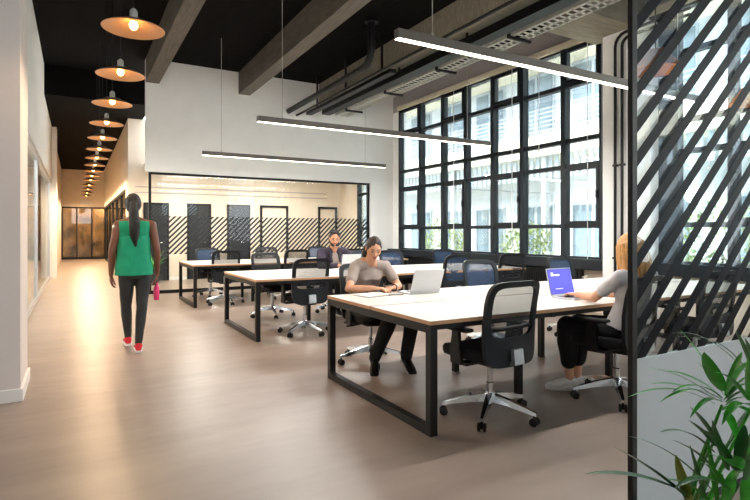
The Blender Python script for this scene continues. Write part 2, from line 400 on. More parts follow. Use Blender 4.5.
# ------------------------------------------------------------------ rear glass partition
t = thing('glass_partition', 'rear glass partition with thin black frame and a band of black diagonal stripes', 'partition', (1.33, YB, 0))
bm = B(); x0, x1 = 0, 6.63 - 1.33
for x in (0, x1 - 0.05): box(bm, x, x + 0.05, 0.02, 0.08, 0, 2.575)
box(bm, 0.05, x1 - 0.05, 0.02, 0.08, 0, 0.07); box(bm, 0.05, x1 - 0.05, 0.02, 0.08, 2.53, 2.575)
obj('frame', bm, M['black'], t)
for a, b in ((0.05, 1.72), (1.724, 3.4), (3.404, x1 - 0.05)):
    bm = B(); box(bm, a, b, 0.045, 0.055, 0.07, 2.53); obj('glass_pane', bm, M['glass'], t)
bm = B(); stripes(bm, 0.05, x1 - 0.05, 0.83, 1.65, 0.040, 0.114, 0.057, 1.0, 0.0); obj('stripe_film', bm, M['film2'], t)
# doors of the meeting room rear wall
def rear_door(x0, x1, label, dark=True, n=0):
    d = bpy.data.objects.new('door_%d' % n, None); C.objects.link(d); d.location = (x0, YI, 0); d['kind'] = 'structure'
    w = x1 - x0; h = 2.1
    bm = B(); f = 0.06
    box(bm, 0, f, -0.05, 0, 0, h); box(bm, w - f, w, -0.05, 0, 0, h); box(bm, f, w - f, -0.05, 0, h - f, h)
    obj('door_frame', bm, M['black'], d)
    if dark:
        bm = B(); box(bm, f, w - f, -0.03, -0.005, 0.0, h - f); obj('door_leaf', bm, mat('dark_tinted_leaf', (26, 30, 34), 0.5, var=0.2, scale=1), d)
        bm = B(); tube(bm, [(w - f - 0.1, -0.03, 1.02), (w - f - 0.1, -0.08, 1.02), (w - f - 0.22, -0.08, 1.02)], 0.012, 8); obj('door_handle', bm, M['chrome'], d, True)
for i, (a, b, dk) in enumerate(((1.56, 2.2, True), (2.67, 3.32, True), (3.77, 4.44, True), (4.74, 5.61, False), (6.6, 7.25, False))):
    rear_door(a, b, '', dk, i + 1)
struct(obj('baseboard_rear', box(B(), 1.19, XW, YI - 0.012, YI, 0, 0.08), M['base']))
# thin grey strips high on the rear wall
for i, z in enumerate((2.35, 2.5)):
    struct(obj('trim_%d' % (20 + i), box(B(), 1.35, 6.9, YI - 0.02, YI, z, z + 0.025), M['lilac']))

# ------------------------------------------------------------------ left shopfront
t = thing('glass_shopfront', 'glass shopfront with slim pale frames along the left wall behind the pier', 'partition', (XL - 0.1, 5.62, 0))
ys = [0, 1.9, 6.4, 11.86]
bm = B()
for y in ys: box(bm, 0.0, 0.06, y - (0 if y == 0 else 0.03), y + (0.03 if y < 11.8 else 0), 0, 2.775)
box(bm, 0.0, 0.07, 0, 11.86, 0, 0.06); box(bm, -0.03, 0.09, 0, 11.86, 2.70, 2.775)
obj('frame', bm, M['alu'], t)
for a, b in zip(ys, ys[1:]):
    bm = B(); box(bm, 0.026, 0.034, a + 0.03, b - 0.03, 0.06, 2.70); obj('glass_pane', bm, M['glass'], t)
bm = B(); tube(bm, [(0.06, 1.78, 0.55), (0.12, 1.78, 0.55), (0.12, 1.78, 1.75), (0.06, 1.78, 1.75)], 0.02, 10); obj('pull_handle', bm, M['galv'], t, True)

# corridor right glazing + end doors
t = thing('corridor_glazing', 'black framed glazing along the right side of the corridor', 'partition', (1.2, 16.0, 0))
bm = B(); L = YE - 16.0
ys = [0, 2.2, 4.4, 6.6, 8.8, 11.0, L]
for y in ys: box(bm, 0, 0.08, max(0, y - 0.04), min(L, y + 0.04), 0, 2.52)
box(bm, 0, 0.08, 0, L, 2.44, 2.52); box(bm, 0, 0.08, 0, L, 0, 0.1)
obj('frame', bm, M['black'], t)
for a, b in zip(ys, ys[1:]):
    bm = B(); box(bm, 0.036, 0.044, a + 0.04, b - 0.04, 0.1, 2.44); obj('glass_pane', bm, M['darkglass'], t)
for y in (2.0, 4.6):
    bm = B(); tube(bm, [(0, y, 0.8), (-0.07, y, 0.8), (-0.07, y, 1.6), (0, y, 1.6)], 0.018, 8); obj('pull_handle', bm, M['chrome'], t, True)
t = thing('glass_double_door', 'dark glass double doors closing the far end of the corridor', 'door', (XL, YE, 0))
bm = B(); W = 1.3 - XL
for x in (0, W/3 - 0.03, 2*W/3 - 0.03, W - 0.06): box(bm, x, x + 0.06, 0.0, 0.08, 0, 2.52)
box(bm, 0, W, 0, 0.08, 2.44, 2.52); box(bm, 0, W, 0, 0.08, 0, 0.12)
obj('frame', bm, M['black'], t)
for i in range(3):
    bm = B(); box(bm, i*W/3 + 0.03, (i+1)*W/3 - 0.03, 0.03, 0.04, 0.12, 2.44); obj('glass_pane', bm, M['darkglass'], t)
bm = B(); box(bm, W*0.40, W*0.68, -0.03, 0, 2.66, 2.82, bev=0.01)
o = obj('exit_sign', bm, M['white']); o.location = (XL, YE, 0); tag(o, 'small white lit box over the corridor end doors', 'sign')

# ------------------------------------------------------------------ near glass partition with stripes
YG = 1.45
t = thing('glass_screen', 'near glass screen with wide dark diagonal stripes, grey lower panel and black post', 'partition', (2.085, YG, 0))
bm = B(); box(bm, 0.022, 0.058, -0.012, 0.012, 0, 3.1, bev=0.003); obj('post', bm, M['black'], t)
bm = B(); box(bm, 0.05, 2.3, -0.02, 0.02, 3.05, 3.1); box(bm, 0.05, 2.3, -0.02, 0.02, 0, 0.03); box(bm, 2.26, 2.3, -0.02, 0.02, 0.03, 3.05); obj('frame', bm, M['black'], t)
bm = B(); box(bm, 0.05, 2.26, -0.005, 0.005, 0.75, 3.05); obj('glass_pane', bm, M['screenglass'], t)
bm = B(); box(bm, 0.05, 2.26, -0.008, 0.008, 0.03, 0.75); obj('lower_panel', bm, M['frost'], t)
bm = B(); stripes(bm, 0.05, 2.26, 0.752, 3.05, -0.0072, 0.158, 0.072, 0.95, 0.05); obj('stripe_film', bm, M['film'], t)

# ================================================================== CEILING SERVICES AND LAMPS
# corridor pendant lamps
def pendant(loc, label, group, shade_r=0.24, out='lamp_out', inn='lamp_in', depth=0.075, bulbmat='bulb', top=ZC):
    t = thing('pendant_lamp', label, 'pendant lamp', loc, 0, group)
    bm = B(); tube(bm, [(0, 0, 0.16), (0, 0, top - loc[2])], 0.005, 6); obj('cord', bm, M['black'], t)
    bm = B(); lathe(bm, [(0.012, 0.17), (0.03, 0.15), (0.032, 0.075), (0.022, 0.06)], 14); obj('socket', bm, M['galv'], t, True)
    bm = B(); r = shade_r
    pr = [(0.03, depth + 0.012), (0.08, depth), (0.6*r, depth*0.62), (r*0.9, depth*0.2), (r, 0.0)]
    lathe(bm, pr + [(r - 0.004, -0.002)] + [(a - 0.004, z - 0.006) for a, z in reversed(pr)][1:], 40, cap=False)
    for f in bm.faces:
        f.normal_update()
    o = obj('lamp_shade', bm, None, t, True, [M[out], M[inn]])
    for p in o.data.polygons:
        if p.normal.z < 0: p.material_index = 1
    bm = B(); ell(bm, (0, 0, 0.032), (0.034, 0.034, 0.04)); obj('bulb', bm, M[bulbmat], t, True)
    return t
ORD = ['nearest', 'second', 'third', 'fourth', 'fifth', 'sixth', 'seventh', 'eighth', 'ninth', 'tenth', 'eleventh', 'twelfth', 'thirteenth', 'fourteenth', 'farthest']
first = None
for i in range(15):
    y = 4.72 + 1.45 * i if i < 10 else 4.72 + 14.5 + 2.1 * (i - 10)
    top = ZC if y < 13.45 else 4.3
    lab = ('%s shallow warm glowing pendant lamp of the row above the corridor%s' % (ORD[i], '' if i in (0, 14) else ', counted from the camera'))
    t = pendant((0.41, y, 2.97), lab, 'corridor pendant lamps', top=top)
    l = bpy.data.lights.new('lamp_light', 'SPOT'); l.energy = 24 if i < 8 else 110; l.color = (1.0, 0.73, 0.46); l.shadow_soft_size = 0.04; l.spot_size = 2.85; l.spot_blend = 0.5
    lo = bpy.data.objects.new('lamp_light', l); C.objects.link(lo); lo.parent = t; lo.location = (0, 0, -0.03)
pendant((3.84, 2.43, 2.54), 'copper pendant lamp added for a lamp reflection, past the black post in the striped glass', 'pendants added for glass reflections', 0.19, 'copper', 'copper', 0.15, 'lamp_in')  # solid pendants behind the glass, added in place of reflected lamps
pendant((5.62, 2.60, 2.54), 'copper pendant lamp added for a lamp reflection at the right edge of the striped glass', 'pendants added for glass reflections', 0.19, 'copper', 'copper', 0.15, 'lamp_in')
# linear lights
for i, (y, xa, xb, zz) in enumerate(((3.53, 2.2, 6.5, 2.86), (6.9, 2.11, 6.2, 2.81), (10.0, 2.02, 5.94, 2.75))):
    t = thing('linear_light', ['long suspended linear light over the nearest desk row', 'long suspended linear light over the middle desk row', 'long suspended linear light over the farthest desk row'][i], 'linear light', (xa, y, zz), 0, 'linear lights over the desks')
    L = xb - xa
    bm = B(); box(bm, 0, L, -0.035, 0.035, -0.02, 0.055, bev=0.003); obj('housing', bm, M['bronze'], t)
    bm = B(); box(bm, 0.004, L - 0.004, -0.026, 0.026, -0.024, -0.02); obj('diffuser', bm, M['led'], t)
    for x in (0.35, L - 0.5):
        bm = B(); tube(bm, [(x, 0, 0.055), (x, 0, ZC - zz)], 0.004, 6); lathe(bm, [(0.012, 0.055), (0.008, 0.09)], 8, (x, 0, 0)); obj('wire', bm, M['galv'], t)
    l = bpy.data.lights.new('led_strip', 'AREA'); l.shape = 'RECTANGLE'; l.size = L; l.size_y = 0.06; l.energy = 58; l.color = (1, 0.97, 0.93)
    lo = bpy.data.objects.new('led_strip', l); C.objects.link(lo); lo.parent = t; lo.location = (L/2, 0, -0.04)
# black drain pipe with elbow
bm = B(); pts = [(4.42, YB, 4.2), (4.42, 8.2, 4.2)]
for k in range(1, 7):
    a = k * PI / 12; pts.append((4.42, 8.2 - 0.3 * math.sin(a), 4.2 + 0.3 * (1 - math.cos(a))))
pts.append((4.42, 7.9, ZC - 0.003))
tube(bm, pts, 0.062, 16); lathe(bm, [(0.12, ZC - 0.04), (0.12, ZC - 0.003)], 20, (4.42, 7.9, 0))
tag(obj('drain_pipe', bm, M['black'], None, True), 'thick black pipe under the ceiling, bending up into the slab', 'pipe')
bm = B(); tube(bm, [(4.62, YB, 4.12), (4.62, 3.0, 4.12)], 0.025, 10)
tag(obj('conduit_pipe', bm, M['black'], None, True), 'thin black conduit running beside the thick black ceiling pipe', 'pipe')
# cable trays
t = thing('cable_tray', 'perforated galvanised cable tray hung under the ceiling before the windows', 'cable tray', (5.62, 7.5, 4.22))
bm = B(); y0, y1 = -5.0, 4.4
for x in (0, 0.33): box(bm, x, x + 0.006, y0, y1, 0, 0.07)
y = y0
while y < y1 - 0.12:
    box(bm, 0.006, 0.33, y, y + 0.035, 0, 0.006); y += 0.11
for x in (0.006, 0.16, 0.29): box(bm, x, x + 0.045, y0, y1, 0.0, 0.0055)
obj('tray', bm, M['galv'], t)
for y in (-3.5, -1.7, 0.1, 1.9, 3.7):
    bm = B(); box(bm, -0.06, 0.4, y - 0.02, y + 0.02, -0.04, 0.0); box(bm, -0.06, -0.02, y - 0.02, y + 0.02, 0.0, ZC - 4.22); obj('hanger', bm, M['black'], t)
t = thing('cable_duct', 'black solid cable duct hung beside the perforated tray', 'cable duct', (5.26, 7.5, 4.2))
bm = B(); box(bm, 0, 0.22, -5.0, 4.4, 0, 0.12, bev=0.004); obj('duct', bm, M['black'], t)
bm = B(); box(bm, 0.215, 0.235, -5.0, 4.4, 0.105, 0.125); obj('edge_strip', bm, M['galv'], t)
for y in (-3.0, -1.0, 1.0, 3.0):
    bm = B(); box(bm, 0.09, 0.12, y - 0.015, y + 0.015, 0.12, 0.25); obj('hanger', bm, M['black'], t)
t = thing('cable_channel', 'black cable channel on hangers beside the thick ceiling pipe', 'cable duct', (4.85, 9.6, 4.15))
bm = B(); box(bm, 0, 0.14, -1.6, 2.3, 0, 0.07); obj('duct', bm, M['black'], t)
for y in (-1.2, 0.3, 1.8):
    bm = B(); box(bm, 0.05, 0.09, y - 0.015, y + 0.015, 0.07, ZC - 4.15); obj('hanger', bm, M['black'], t)
# two black pipes on the pillar
for i, y in enumerate((5.115, 5.0)):
    bm = B(); pts = [(7.08, y, 0.05), (7.08, y, 4.1)]
    R_ = 0.12 + 0.06 * (1 - i)
    zt = 4.28 if i == 0 else 4.2
    pts = [(7.08, y, 0.05), (7.08, y, zt - R_)] + [(7.08, y - R_ * (1 - math.cos(a)), zt - R_ + R_ * math.sin(a)) for a in (PI/8, PI/4, 3*PI/8, PI/2)] + [(7.08, 4.0, zt)]
    tube(bm, pts, 0.022, 10)
    for z in (0.9, 2.3): box(bm, 7.06, 7.125, y - 0.035, y + 0.035, z, z + 0.03)
    tag(obj('wall_pipe', bm, M['black'], None, True), ['outer black pipe climbing the white pillar, on the window side', 'inner black pipe climbing the white pillar, on the glass screen side'][i], 'pipe', 'pillar pipes')

# ================================================================== FURNITURE
def make_desk(loc, L, D, label, feet):
    t = thing('bench_desk', label, 'desk', loc, 0, 'bench desk rows')
    H = 0.74
    for a, b in ((0, D/2 - 0.012), (D/2 + 0.012, D)):
        for xa, xb in ((0, L/2 - 0.002), (L/2 + 0.002, L)):
            bm = B(); box(bm, xa, xb, a, b, H - 0.003, H, 0); box(bm, xa, xb, a, b, H - 0.026, H - 0.003, 1)
            obj('desktop', bm, None, t, False, [M['top'], M['ply']])
    for x in (0.0, L - 0.055):
        bm = B(); s = 0.055
        box(bm, x, x + s, 0.0, s, 0, H - 0.026); box(bm, x, x + s, D - s, D, 0, H - 0.026)
        box(bm, x, x + s, s, D - s, 0, s); box(bm, x, x + s, s, D - s, H - 0.026 - s, H - 0.026)
        obj('end_frame', bm, M['black'], t)
    for x in feet:
        bm = B()
        for y in (0.36, D - 0.36 - 0.05):
            box(bm, x, x + 0.05, y, y + 0.05, 0, H - 0.066)
        box(bm, x, x + 0.05, 0.02, D - 0.02, H - 0.066, H - 0.026)
        obj('inner_frame', bm, M['black'], t)
    bm = B()
    for y in (0.03, D/2 - 0.16, D/2 + 0.12, D - 0.07): box(bm, 0.055, L - 0.055, y, y + 0.04, H - 0.066, H - 0.0265)
    obj('rail', bm, M['black'], t)
    bm = B(); box(bm, 0.3, L - 0.3, D/2 - 0.1, D/2 + 0.1, H - 0.17, H - 0.15); box(bm, 0.3, L - 0.3, D/2 - 0.11, D/2 - 0.1, H - 0.17, H - 0.07); box(bm, 0.3, L - 0.3, D/2 + 0.1, D/2 + 0.11, H - 0.17, H - 0.07)
    obj('cable_trough', bm, M['black'], t)
    return t
T1 = (1.965, 2.74, 0); T2 = (1.86, 6.13, 0); T3 = (1.76, 9.4, 0)
make_desk(T1, 4.4, 1.58, 'nearest white topped double desk row with black frame, closest to the camera', (1.12, 2.25, 3.3))
make_desk(T2, 4.4, 1.54, 'middle white topped double desk row where the man sits', (1.12, 2.25, 3.3))
make_desk(T3, 4.4, 1.5, 'farthest white topped double desk row before the glass partition', (1.12, 2.25, 3.3))

def superloop(a, b, zc, n, p, lo=1.0):
    out = []
    for k in range(n):
        th = 2 * PI * k / n; c, s = math.cos(th), math.sin(th)
        x = a * (abs(c) ** (2/p)) * (1 if c >= 0 else -1); z = b * (abs(s) ** (2/p)) * (1 if s >= 0 else -1)
        if z < 0: x *= 1 - (1 - lo) * (abs(z) / b) ** 2
        out.append((x, zc + z))
    return out
def bend(x, z): return -0.215 - 0.13 * (z - 0.45) + 0.05 * math.sin((z - 0.45) * 5.5) * 0.6 + 0.55 * x * x
def make_chair(label, meshmat='mesh', loc=(0, 0, 0), rot=0.0):
    t = thing('office_chair', label, 'chair', loc, rot, 'mesh back office chairs')
    # seat cushion
    bm = B(); secs = []
    for z, s in ((0.425, 0.90), (0.432, 0.97), (0.455, 1.0), (0.485, 1.0), (0.502, 0.96), (0.508, 0.88)):
        secs.append([V((0.245 * s * (abs(math.cos(a)) ** 0.45) * (1 if math.cos(a) >= 0 else -1), 0.055 + 0.25 * s * (abs(math.sin(a)) ** 0.45) * (1 if math.sin(a) >= 0 else -1), z - (0.02 * max(0, math.sin(a)) ** 3))) for a in [2*PI*k/36 for k in range(36)]])
    rings(bm, secs); obj('seat', bm, M['blacksoft'], t, True)
    bm = B(); box(bm, -0.11, 0.11, -0.14, 0.12, 0.375, 0.425, bev=0.012); tube(bm, [(0.1, 0.02, 0.395), (0.25, 0.03, 0.385)], 0.009, 8); box(bm, 0.23, 0.29, 0.015, 0.045, 0.378, 0.392, bev=0.004)
    obj('mechanism', bm, M['black'], t)
    # back frame: ring between outer and inner loops
    n = 88; out = superloop(0.25, 0.29, 0.69, n, 6.5, 0.95); inn = superloop(0.206, 0.172, 0.768, n, 6.0, 0.97)
    bm = B(); th = 0.028
    def vs(loop, dy): return [bm.verts.new((x, bend(x, z) + dy, z)) for x, z in loop]
    of, ob, jf, jb = vs(out, th/2), vs(out, -th/2), vs(inn, th/2), vs(inn, -th/2)
    for k in range(n):
        q = (k + 1) % n
        bm.faces.new((of[k], of[q], jf[q], jf[k])); bm.faces.new((ob[q], ob[k], jb[k], jb[q]))
        bm.faces.new((of[q], of[k], ob[k], ob[q])); bm.faces.new((jf[k], jf[q], jb[q], jb[k]))
    bf = obj('back_frame', bm, M['shell'], t, True)
    bm = B(); rows = []
    for j in range(9):
        f = j / 8.0
        rows.append([bm.verts.new((x * f, bend(x * f, 0.768 + (z - 0.768) * f), 0.768 + (z - 0.768) * f)) for x, z in inn] if j else [bm.verts.new((0, bend(0, 0.768), 0.768))])
    for k in range(n): bm.faces.new((rows[0][0], rows[1][k], rows[1][(k+1) % n]))
    for a, b in zip(rows[1:], rows[2:]):
        for k in range(n): bm.faces.new((a[k], b[k], b[(k+1) % n], a[(k+1) % n]))
    obj('back_mesh', bm, M[meshmat], t, True)
    # lumbar bar
    bm = B(); tube(bm, [(-0.2, bend(0.2, 0.66) + 0.01, 0.66), (-0.1, bend(0.1, 0.65) + 0.03, 0.65), (0.1, bend(0.1, 0.65) + 0.03, 0.65), (0.2, bend(0.2, 0.66) + 0.01, 0.66)], 0.016, 8); obj('lumbar_bar', bm, M['black'], t, True)
    bm = B()
    prism(bm, [V((-0.045, -0.12, 0.385)), V((-0.045, -0.12, 0.41)), V((-0.045, -0.24, 0.435)), V((-0.045, -0.232, 0.52)), V((-0.045, -0.262, 0.52)), V((-0.045, -0.275, 0.42))], (0.09, 0, 0))
    obj('back_bracket', bm, M['alu'], t)
    for s in (-1, 1):
        bm = B()
        prism(bm, [V((s*0.1, y, z)) for y, z in ((-0.05, 0.40), (0.03, 0.40), (0.03, 0.42), (-0.05, 0.42))], (s*0.18, 0, 0))
        prism(bm, [V((s*0.262, y + 0.05, z)) for y, z in ((-0.06, 0.40), (0.05, 0.40), (0.055, 0.5), (0.03, 0.63), (-0.03, 0.63), (-0.04, 0.5))], (s*0.024, 0, 0))
        ar = obj('armrest', bm, M['black'], t)
        bm = B(); box(bm, s*0.272 - 0.042, s*0.272 + 0.042, -0.08, 0.19, 0.63, 0.655, bev=0.011); obj('arm_pad', bm, M['blacksoft'], ar)
    bm = B(); lathe(bm, [(0.028, 0.10), (0.028, 0.24), (0.02, 0.245), (0.02, 0.375)], 16); obj('gas_lift', bm, M['chrome'], t, True)
    bm = B(); lathe(bm, [(0.035, 0.09), (0.045, 0.10), (0.045, 0.155), (0.036, 0.17)], 20); obj('base_hub', bm, M['chrome'], t, True)
    for k in range(5):
        a = math.radians(143 + 72 * k); d = V((math.cos(a), math.sin(a), 0)); p = V((-d.y, d.x, 0))
        bm = B(); secs = []
        for r, z, w, h in ((0.035, 0.135, 0.030, 0.055), (0.15, 0.122, 0.025, 0.042), (0.28, 0.095, 0.018, 0.028), (0.345, 0.080, 0.014, 0.02)):
            c = d * r + V((0, 0, z)); secs.append([c + p*w - V((0, 0, h/2)), c - p*w - V((0, 0, h/2)), c - p*w*0.7 + V((0, 0, h/2)), c + p*w*0.7 + V((0, 0, h/2))])
        rings(bm, secs); obj('base_arm', bm, M['chrome'], t)
        bm = B(); c = d * 0.33
        tube(bm, [c + V((0, 0, 0.07)), c + V((0, 0, 0.045))], 0.010, 8)
        for s in (-1, 1):
            pp = [c + p * (s * 0.010), c + p * (s * 0.014), c + p * (s * 0.026), c + p * (s * 0.029)]
            tube(bm, [q + V((0, 0, 0.029)) for q in pp], [0.024, 0.029, 0.029, 0.02], 16)
        box(bm, c.x - 0.009, c.x + 0.009, c.y - 0.009, c.y + 0.009, 0.02, 0.05)
        obj('caster', bm, M['black'], t, True)
    return t
D180 = PI
chairs = [  # x, y, rotation (deg), mesh, label
 (2.57, 2.86, 4, 'mesh', 'empty black mesh office chair nearest the camera, its back to the viewer'),
 (3.70, 2.66, 8, 'mesh', 'office chair the blonde person sits on at the near side of the nearest desks'),
 (4.86, 2.7, -4, 'mesh', 'empty office chair behind the striped glass at the near side of the nearest desks'),
 (2.60, 4.66, 180, 'mesh', 'office chair under the person in the taupe t-shirt'),
 (4.15, 4.58, 178, 'bluemesh', 'empty office chair across the nearest desks, behind the silver laptop, showing its blue-grey back'),
 (5.56, 4.60, 183, 'bluemesh', 'empty office chair right behind the blue laptop screen'),
 (2.58, 6.38, 0, 'mesh', 'empty office chair at the near left end of the middle desks, back to the viewer'),
 (4.86, 6.35, 4, 'bluemesh', 'empty office chair at the near side of the middle desks, straight above the silver laptop'),
 (6.0, 6.35, -6, 'mesh', 'empty office chair at the near right end of the middle desks, toward the windows'),
 (2.66, 7.92, 190, 'mesh', 'empty office chair at the far left end of the middle desks, facing the viewer'),
 (3.72, 7.85, 180, 'mesh', 'office chair the man in the dark jacket sits on'),
 (5.0, 7.98, 180, 'bluemesh', 'empty office chair at the far side of the middle desks, behind the taupe t-shirt shoulder'),
 (6.15, 7.95, 176, 'bluemesh', 'empty office chair at the far right end of the middle desks below the windows'),
 (2.36, 9.72, -6, 'mesh', 'empty office chair at the near left end of the farthest desks'),
 (3.62, 9.62, 4, 'mesh', 'empty office chair at the near side of the farthest desks, left of the man'),
 (4.86, 9.62, 0, 'bluemesh', 'empty office chair at the near side of the farthest desks, right of the man'),
 (2.38, 10.95, 184, 'bluemesh', 'empty office chair at the far left end of the farthest desks, before the striped partition'),
 (3.62, 10.98, 178, 'mesh', 'second empty office chair from the left on the far side of the farthest desks'),
 (4.86, 10.98, 182, 'bluemesh', 'third empty office chair from the left on the far side of the farthest desks'),
]
base = {}
for x, y, r, mm, lab in chairs:
    if mm not in base: base[mm] = make_chair(lab, mm, (x, y, 0), math.radians(r))
    else: dup(base[mm], (x, y, 0), math.radians(r), lab)

# radiators under the windows, sideboard in the rear corner
for i, (a, b) in enumerate(((5.85, 7.6), (7.75, 9.4), (9.55, 11.3))):
    t = thing('radiator', ['black radiator with ivory valve under the windows nearest the white pillar', 'middle black radiator under the windows', 'black radiator under the windows farthest from the pillar'][i], 'radiator', (7.2, a, 0.12), 0, 'radiators under the windows')
    bm = B(); y = 0.0
    while y < b - a - 0.03:
        box(bm, 0, 0.1, y, y + 0.045, 0, 0.565, bev=0.008); y += 0.055
    box(bm, 0.02, 0.08, 0, y - 0.01, 0.03, 0.07); box(bm, 0.02, 0.08, 0, y - 0.01, 0.43, 0.47)
    obj('radiator_body', bm, M['black'], t)
    bm = B(); tube(bm, [(0.05, -0.001, 0.45), (0.05, -0.06, 0.45)], 0.012, 8); lathe(bm, [(0.02, -0.045), (0.032, -0.04), (0.032, 0.03), (0.02, 0.035)], 14, (0.05, -0.09, 0.45)); obj('valve', bm, M['valve'], t, True)
    bm = B(); tube(bm, [(0.05, -0.09, 0.405), (0.05, -0.09, -0.12)], 0.013, 8); obj('pipe', bm, M['black'], t, True)
    for y in (0.1, b - a - 0.15):
        bm = B(); box(bm, 0.03, 0.07, y, y + 0.03, -0.12, 0.0); obj('foot', bm, M['black'], t)
t = thing('sideboard', 'low black sideboard in the rear corner beside the window wall', 'sideboard', (6.0, 11.45, 0))
bm = B(); box(bm, 0, 1.1, 0.02, 0.46, 0.06, 0.80, bev=0.004); obj('body', bm, M['black'], t)
bm = B(); box(bm, 0.03, 1.07, 0.05, 0.44, 0, 0.06); obj('plinth', bm, M['dark'], t)
for x in (0.01, 0.555):
    bm = B(); box(bm, x, x + 0.535, 0.0, 0.02, 0.07, 0.79, bev=0.003); d = obj('door', bm, M['steel'], t)
    bm = B(); box(bm, x + 0.24, x + 0.3, -0.015, 0.0, 0.7, 0.715); obj('handle', bm, M['alu'], d)

# laptops
def laptop(loc, rot, label, tilt, screen=None, w=0.31, d=0.215):
    t = thing('laptop', label, 'laptop', loc, rot, 'laptops on the desks')
    # local: hinge along X at y=0; base extends to -Y; user at -Y
    bm = B(); box(bm, -w/2, w/2, -d, 0, 0.0, 0.014, bev=0.004); obj('base', bm, M['lid'], t)
    bm = B()
    for r in range(5):
        for c in range(13):
            x = -w*0.43 + c * w*0.86/13; y = -0.03 - r * 0.021
            box(bm, x + 0.001, x + w*0.86/13 - 0.0015, y - 0.018, y, 0.014, 0.0155)
    obj('keyboard', bm, M['keys'], t)
    bm = B(); box(bm, -0.05, 0.05, -d + 0.012, -d + 0.07, 0.0140, 0.0147); obj('trackpad', bm, M['alu'], t)
    R = Matrix.Translation((0, 0.004, 0.014)) @ Matrix.Rotation(-tilt, 4, 'X')
    bm = B(); box(bm, -w/2, w/2, 0, 0.007, 0, d, bev=0.003); bmesh.ops.transform(bm, matrix=R, verts=bm.verts[:]); ld = obj('lid', bm, M['lid'], t)
    bm = B(); box(bm, -w/2 + 0.008, w/2 - 0.008, -0.0012, 0.0, 0.012, d - 0.007); bmesh.ops.transform(bm, matrix=R, verts=bm.verts[:]); obj('bezel', bm, M['keys'], ld)
    if screen:
        bm = B(); box(bm, -w/2 + 0.012, w/2 - 0.012, -0.0022, -0.0013, 0.016, d - 0.012); bmesh.ops.transform(bm, matrix=R, verts=bm.verts[:]); obj('display', bm, M['screen'], ld)
        bm = B()
        x0 = -w/2 + 0.045
        for xa, wl, z, h in ((0, 0.02, d - 0.045, 0.007), (0.024, 0.01, d - 0.045, 0.007)): box(bm, x0 + xa, x0 + xa + wl, -0.003, -0.0022, z, z + h)
        for k_, wl in enumerate((0.012, 0.010, 0.013, 0.012, 0.012, 0.011, 0.012, 0.010)): box(bm, x0 + k_*0.0145, x0 + k_*0.0145 + wl, -0.003, -0.0022, d - 0.068, d - 0.054)
        for k_ in range(9): box(bm, x0 + 0.03 + k_*0.011, x0 + 0.03 + k_*0.011 + 0.008, -0.003, -0.0022, 0.055, 0.060)
        bmesh.ops.transform(bm, matrix=R, verts=bm.verts[:]); obj('screen_text', bm, M['screentext'], ld)
    return t
laptop((2.80, 4.0, 0.74), math.radians(180), 'open silver laptop seen from behind on the nearest desks beside the notebook', math.radians(20), w=0.33, d=0.23)
laptop((3.60, 7.1, 0.74), math.radians(185), 'open silver laptop in front of the man in the dark jacket', math.radians(14), w=0.33, d=0.23)
laptop((3.745, 3.215, 0.74), math.radians(2), 'open laptop with a bright blue screen in front of the blonde person', math.radians(14), True, w=0.32, d=0.24)
# notebook + pen
t = thing('notebook', 'open notebook lying under the hands of the person in taupe', 'notebook', (2.33, 4.12, 0.74), math.radians(12))
bm = B(); box(bm, -0.15, 0.15, -0.105, 0.105, 0.0, 0.003, bev=0.001); obj('cover', bm, M['black'], t)
for s in (-1, 1):
    bm = B(); secs = []
    for f, z in ((0.004, 0.010), (0.03, 0.016), (0.08, 0.014), (0.146, 0.009)):
        secs.append([V((s*f, -0.1, 0.003)), V((s*f, 0.1, 0.003)), V((s*f, 0.1, z)), V((s*f, -0.1, z))])
    rings(bm, secs); obj('pages', bm, M['paper'], t)
bm = B(); tube(bm, [(0, -0.07, 0.006), (0, 0.06, 0.006), (0, 0.07, 0.004)], [0.0045, 0.0045, 0.001], 8)
o = obj('pen', bm, M['black']); o.location = (2.50, 4.02, 0.74); o.rotation_euler = (0, 0, math.radians(70)); tag(o, 'black pen lying beside the open notebook', 'pen')
o = obj('phone', box(B(), -0.035, 0.035, -0.07, 0.07, 0, 0.008, bev=0.003), M['keys']); p = atZ(655, 283, 0.74); o.location = p; o.rotation_euler = (0, 0, 1.1); tag(o, 'dark phone lying on the white desk behind the striped glass', 'phone')
o = obj('papers', box(B(), -0.15, 0.15, -0.105, 0.105, 0, 0.012, bev=0.002), M['paper']); o.location = (5.75, 7.2, 0.74); o.rotation_euler = (0, 0, 0.2); tag(o, 'stack of white papers on the middle desks near the right chair', 'papers')

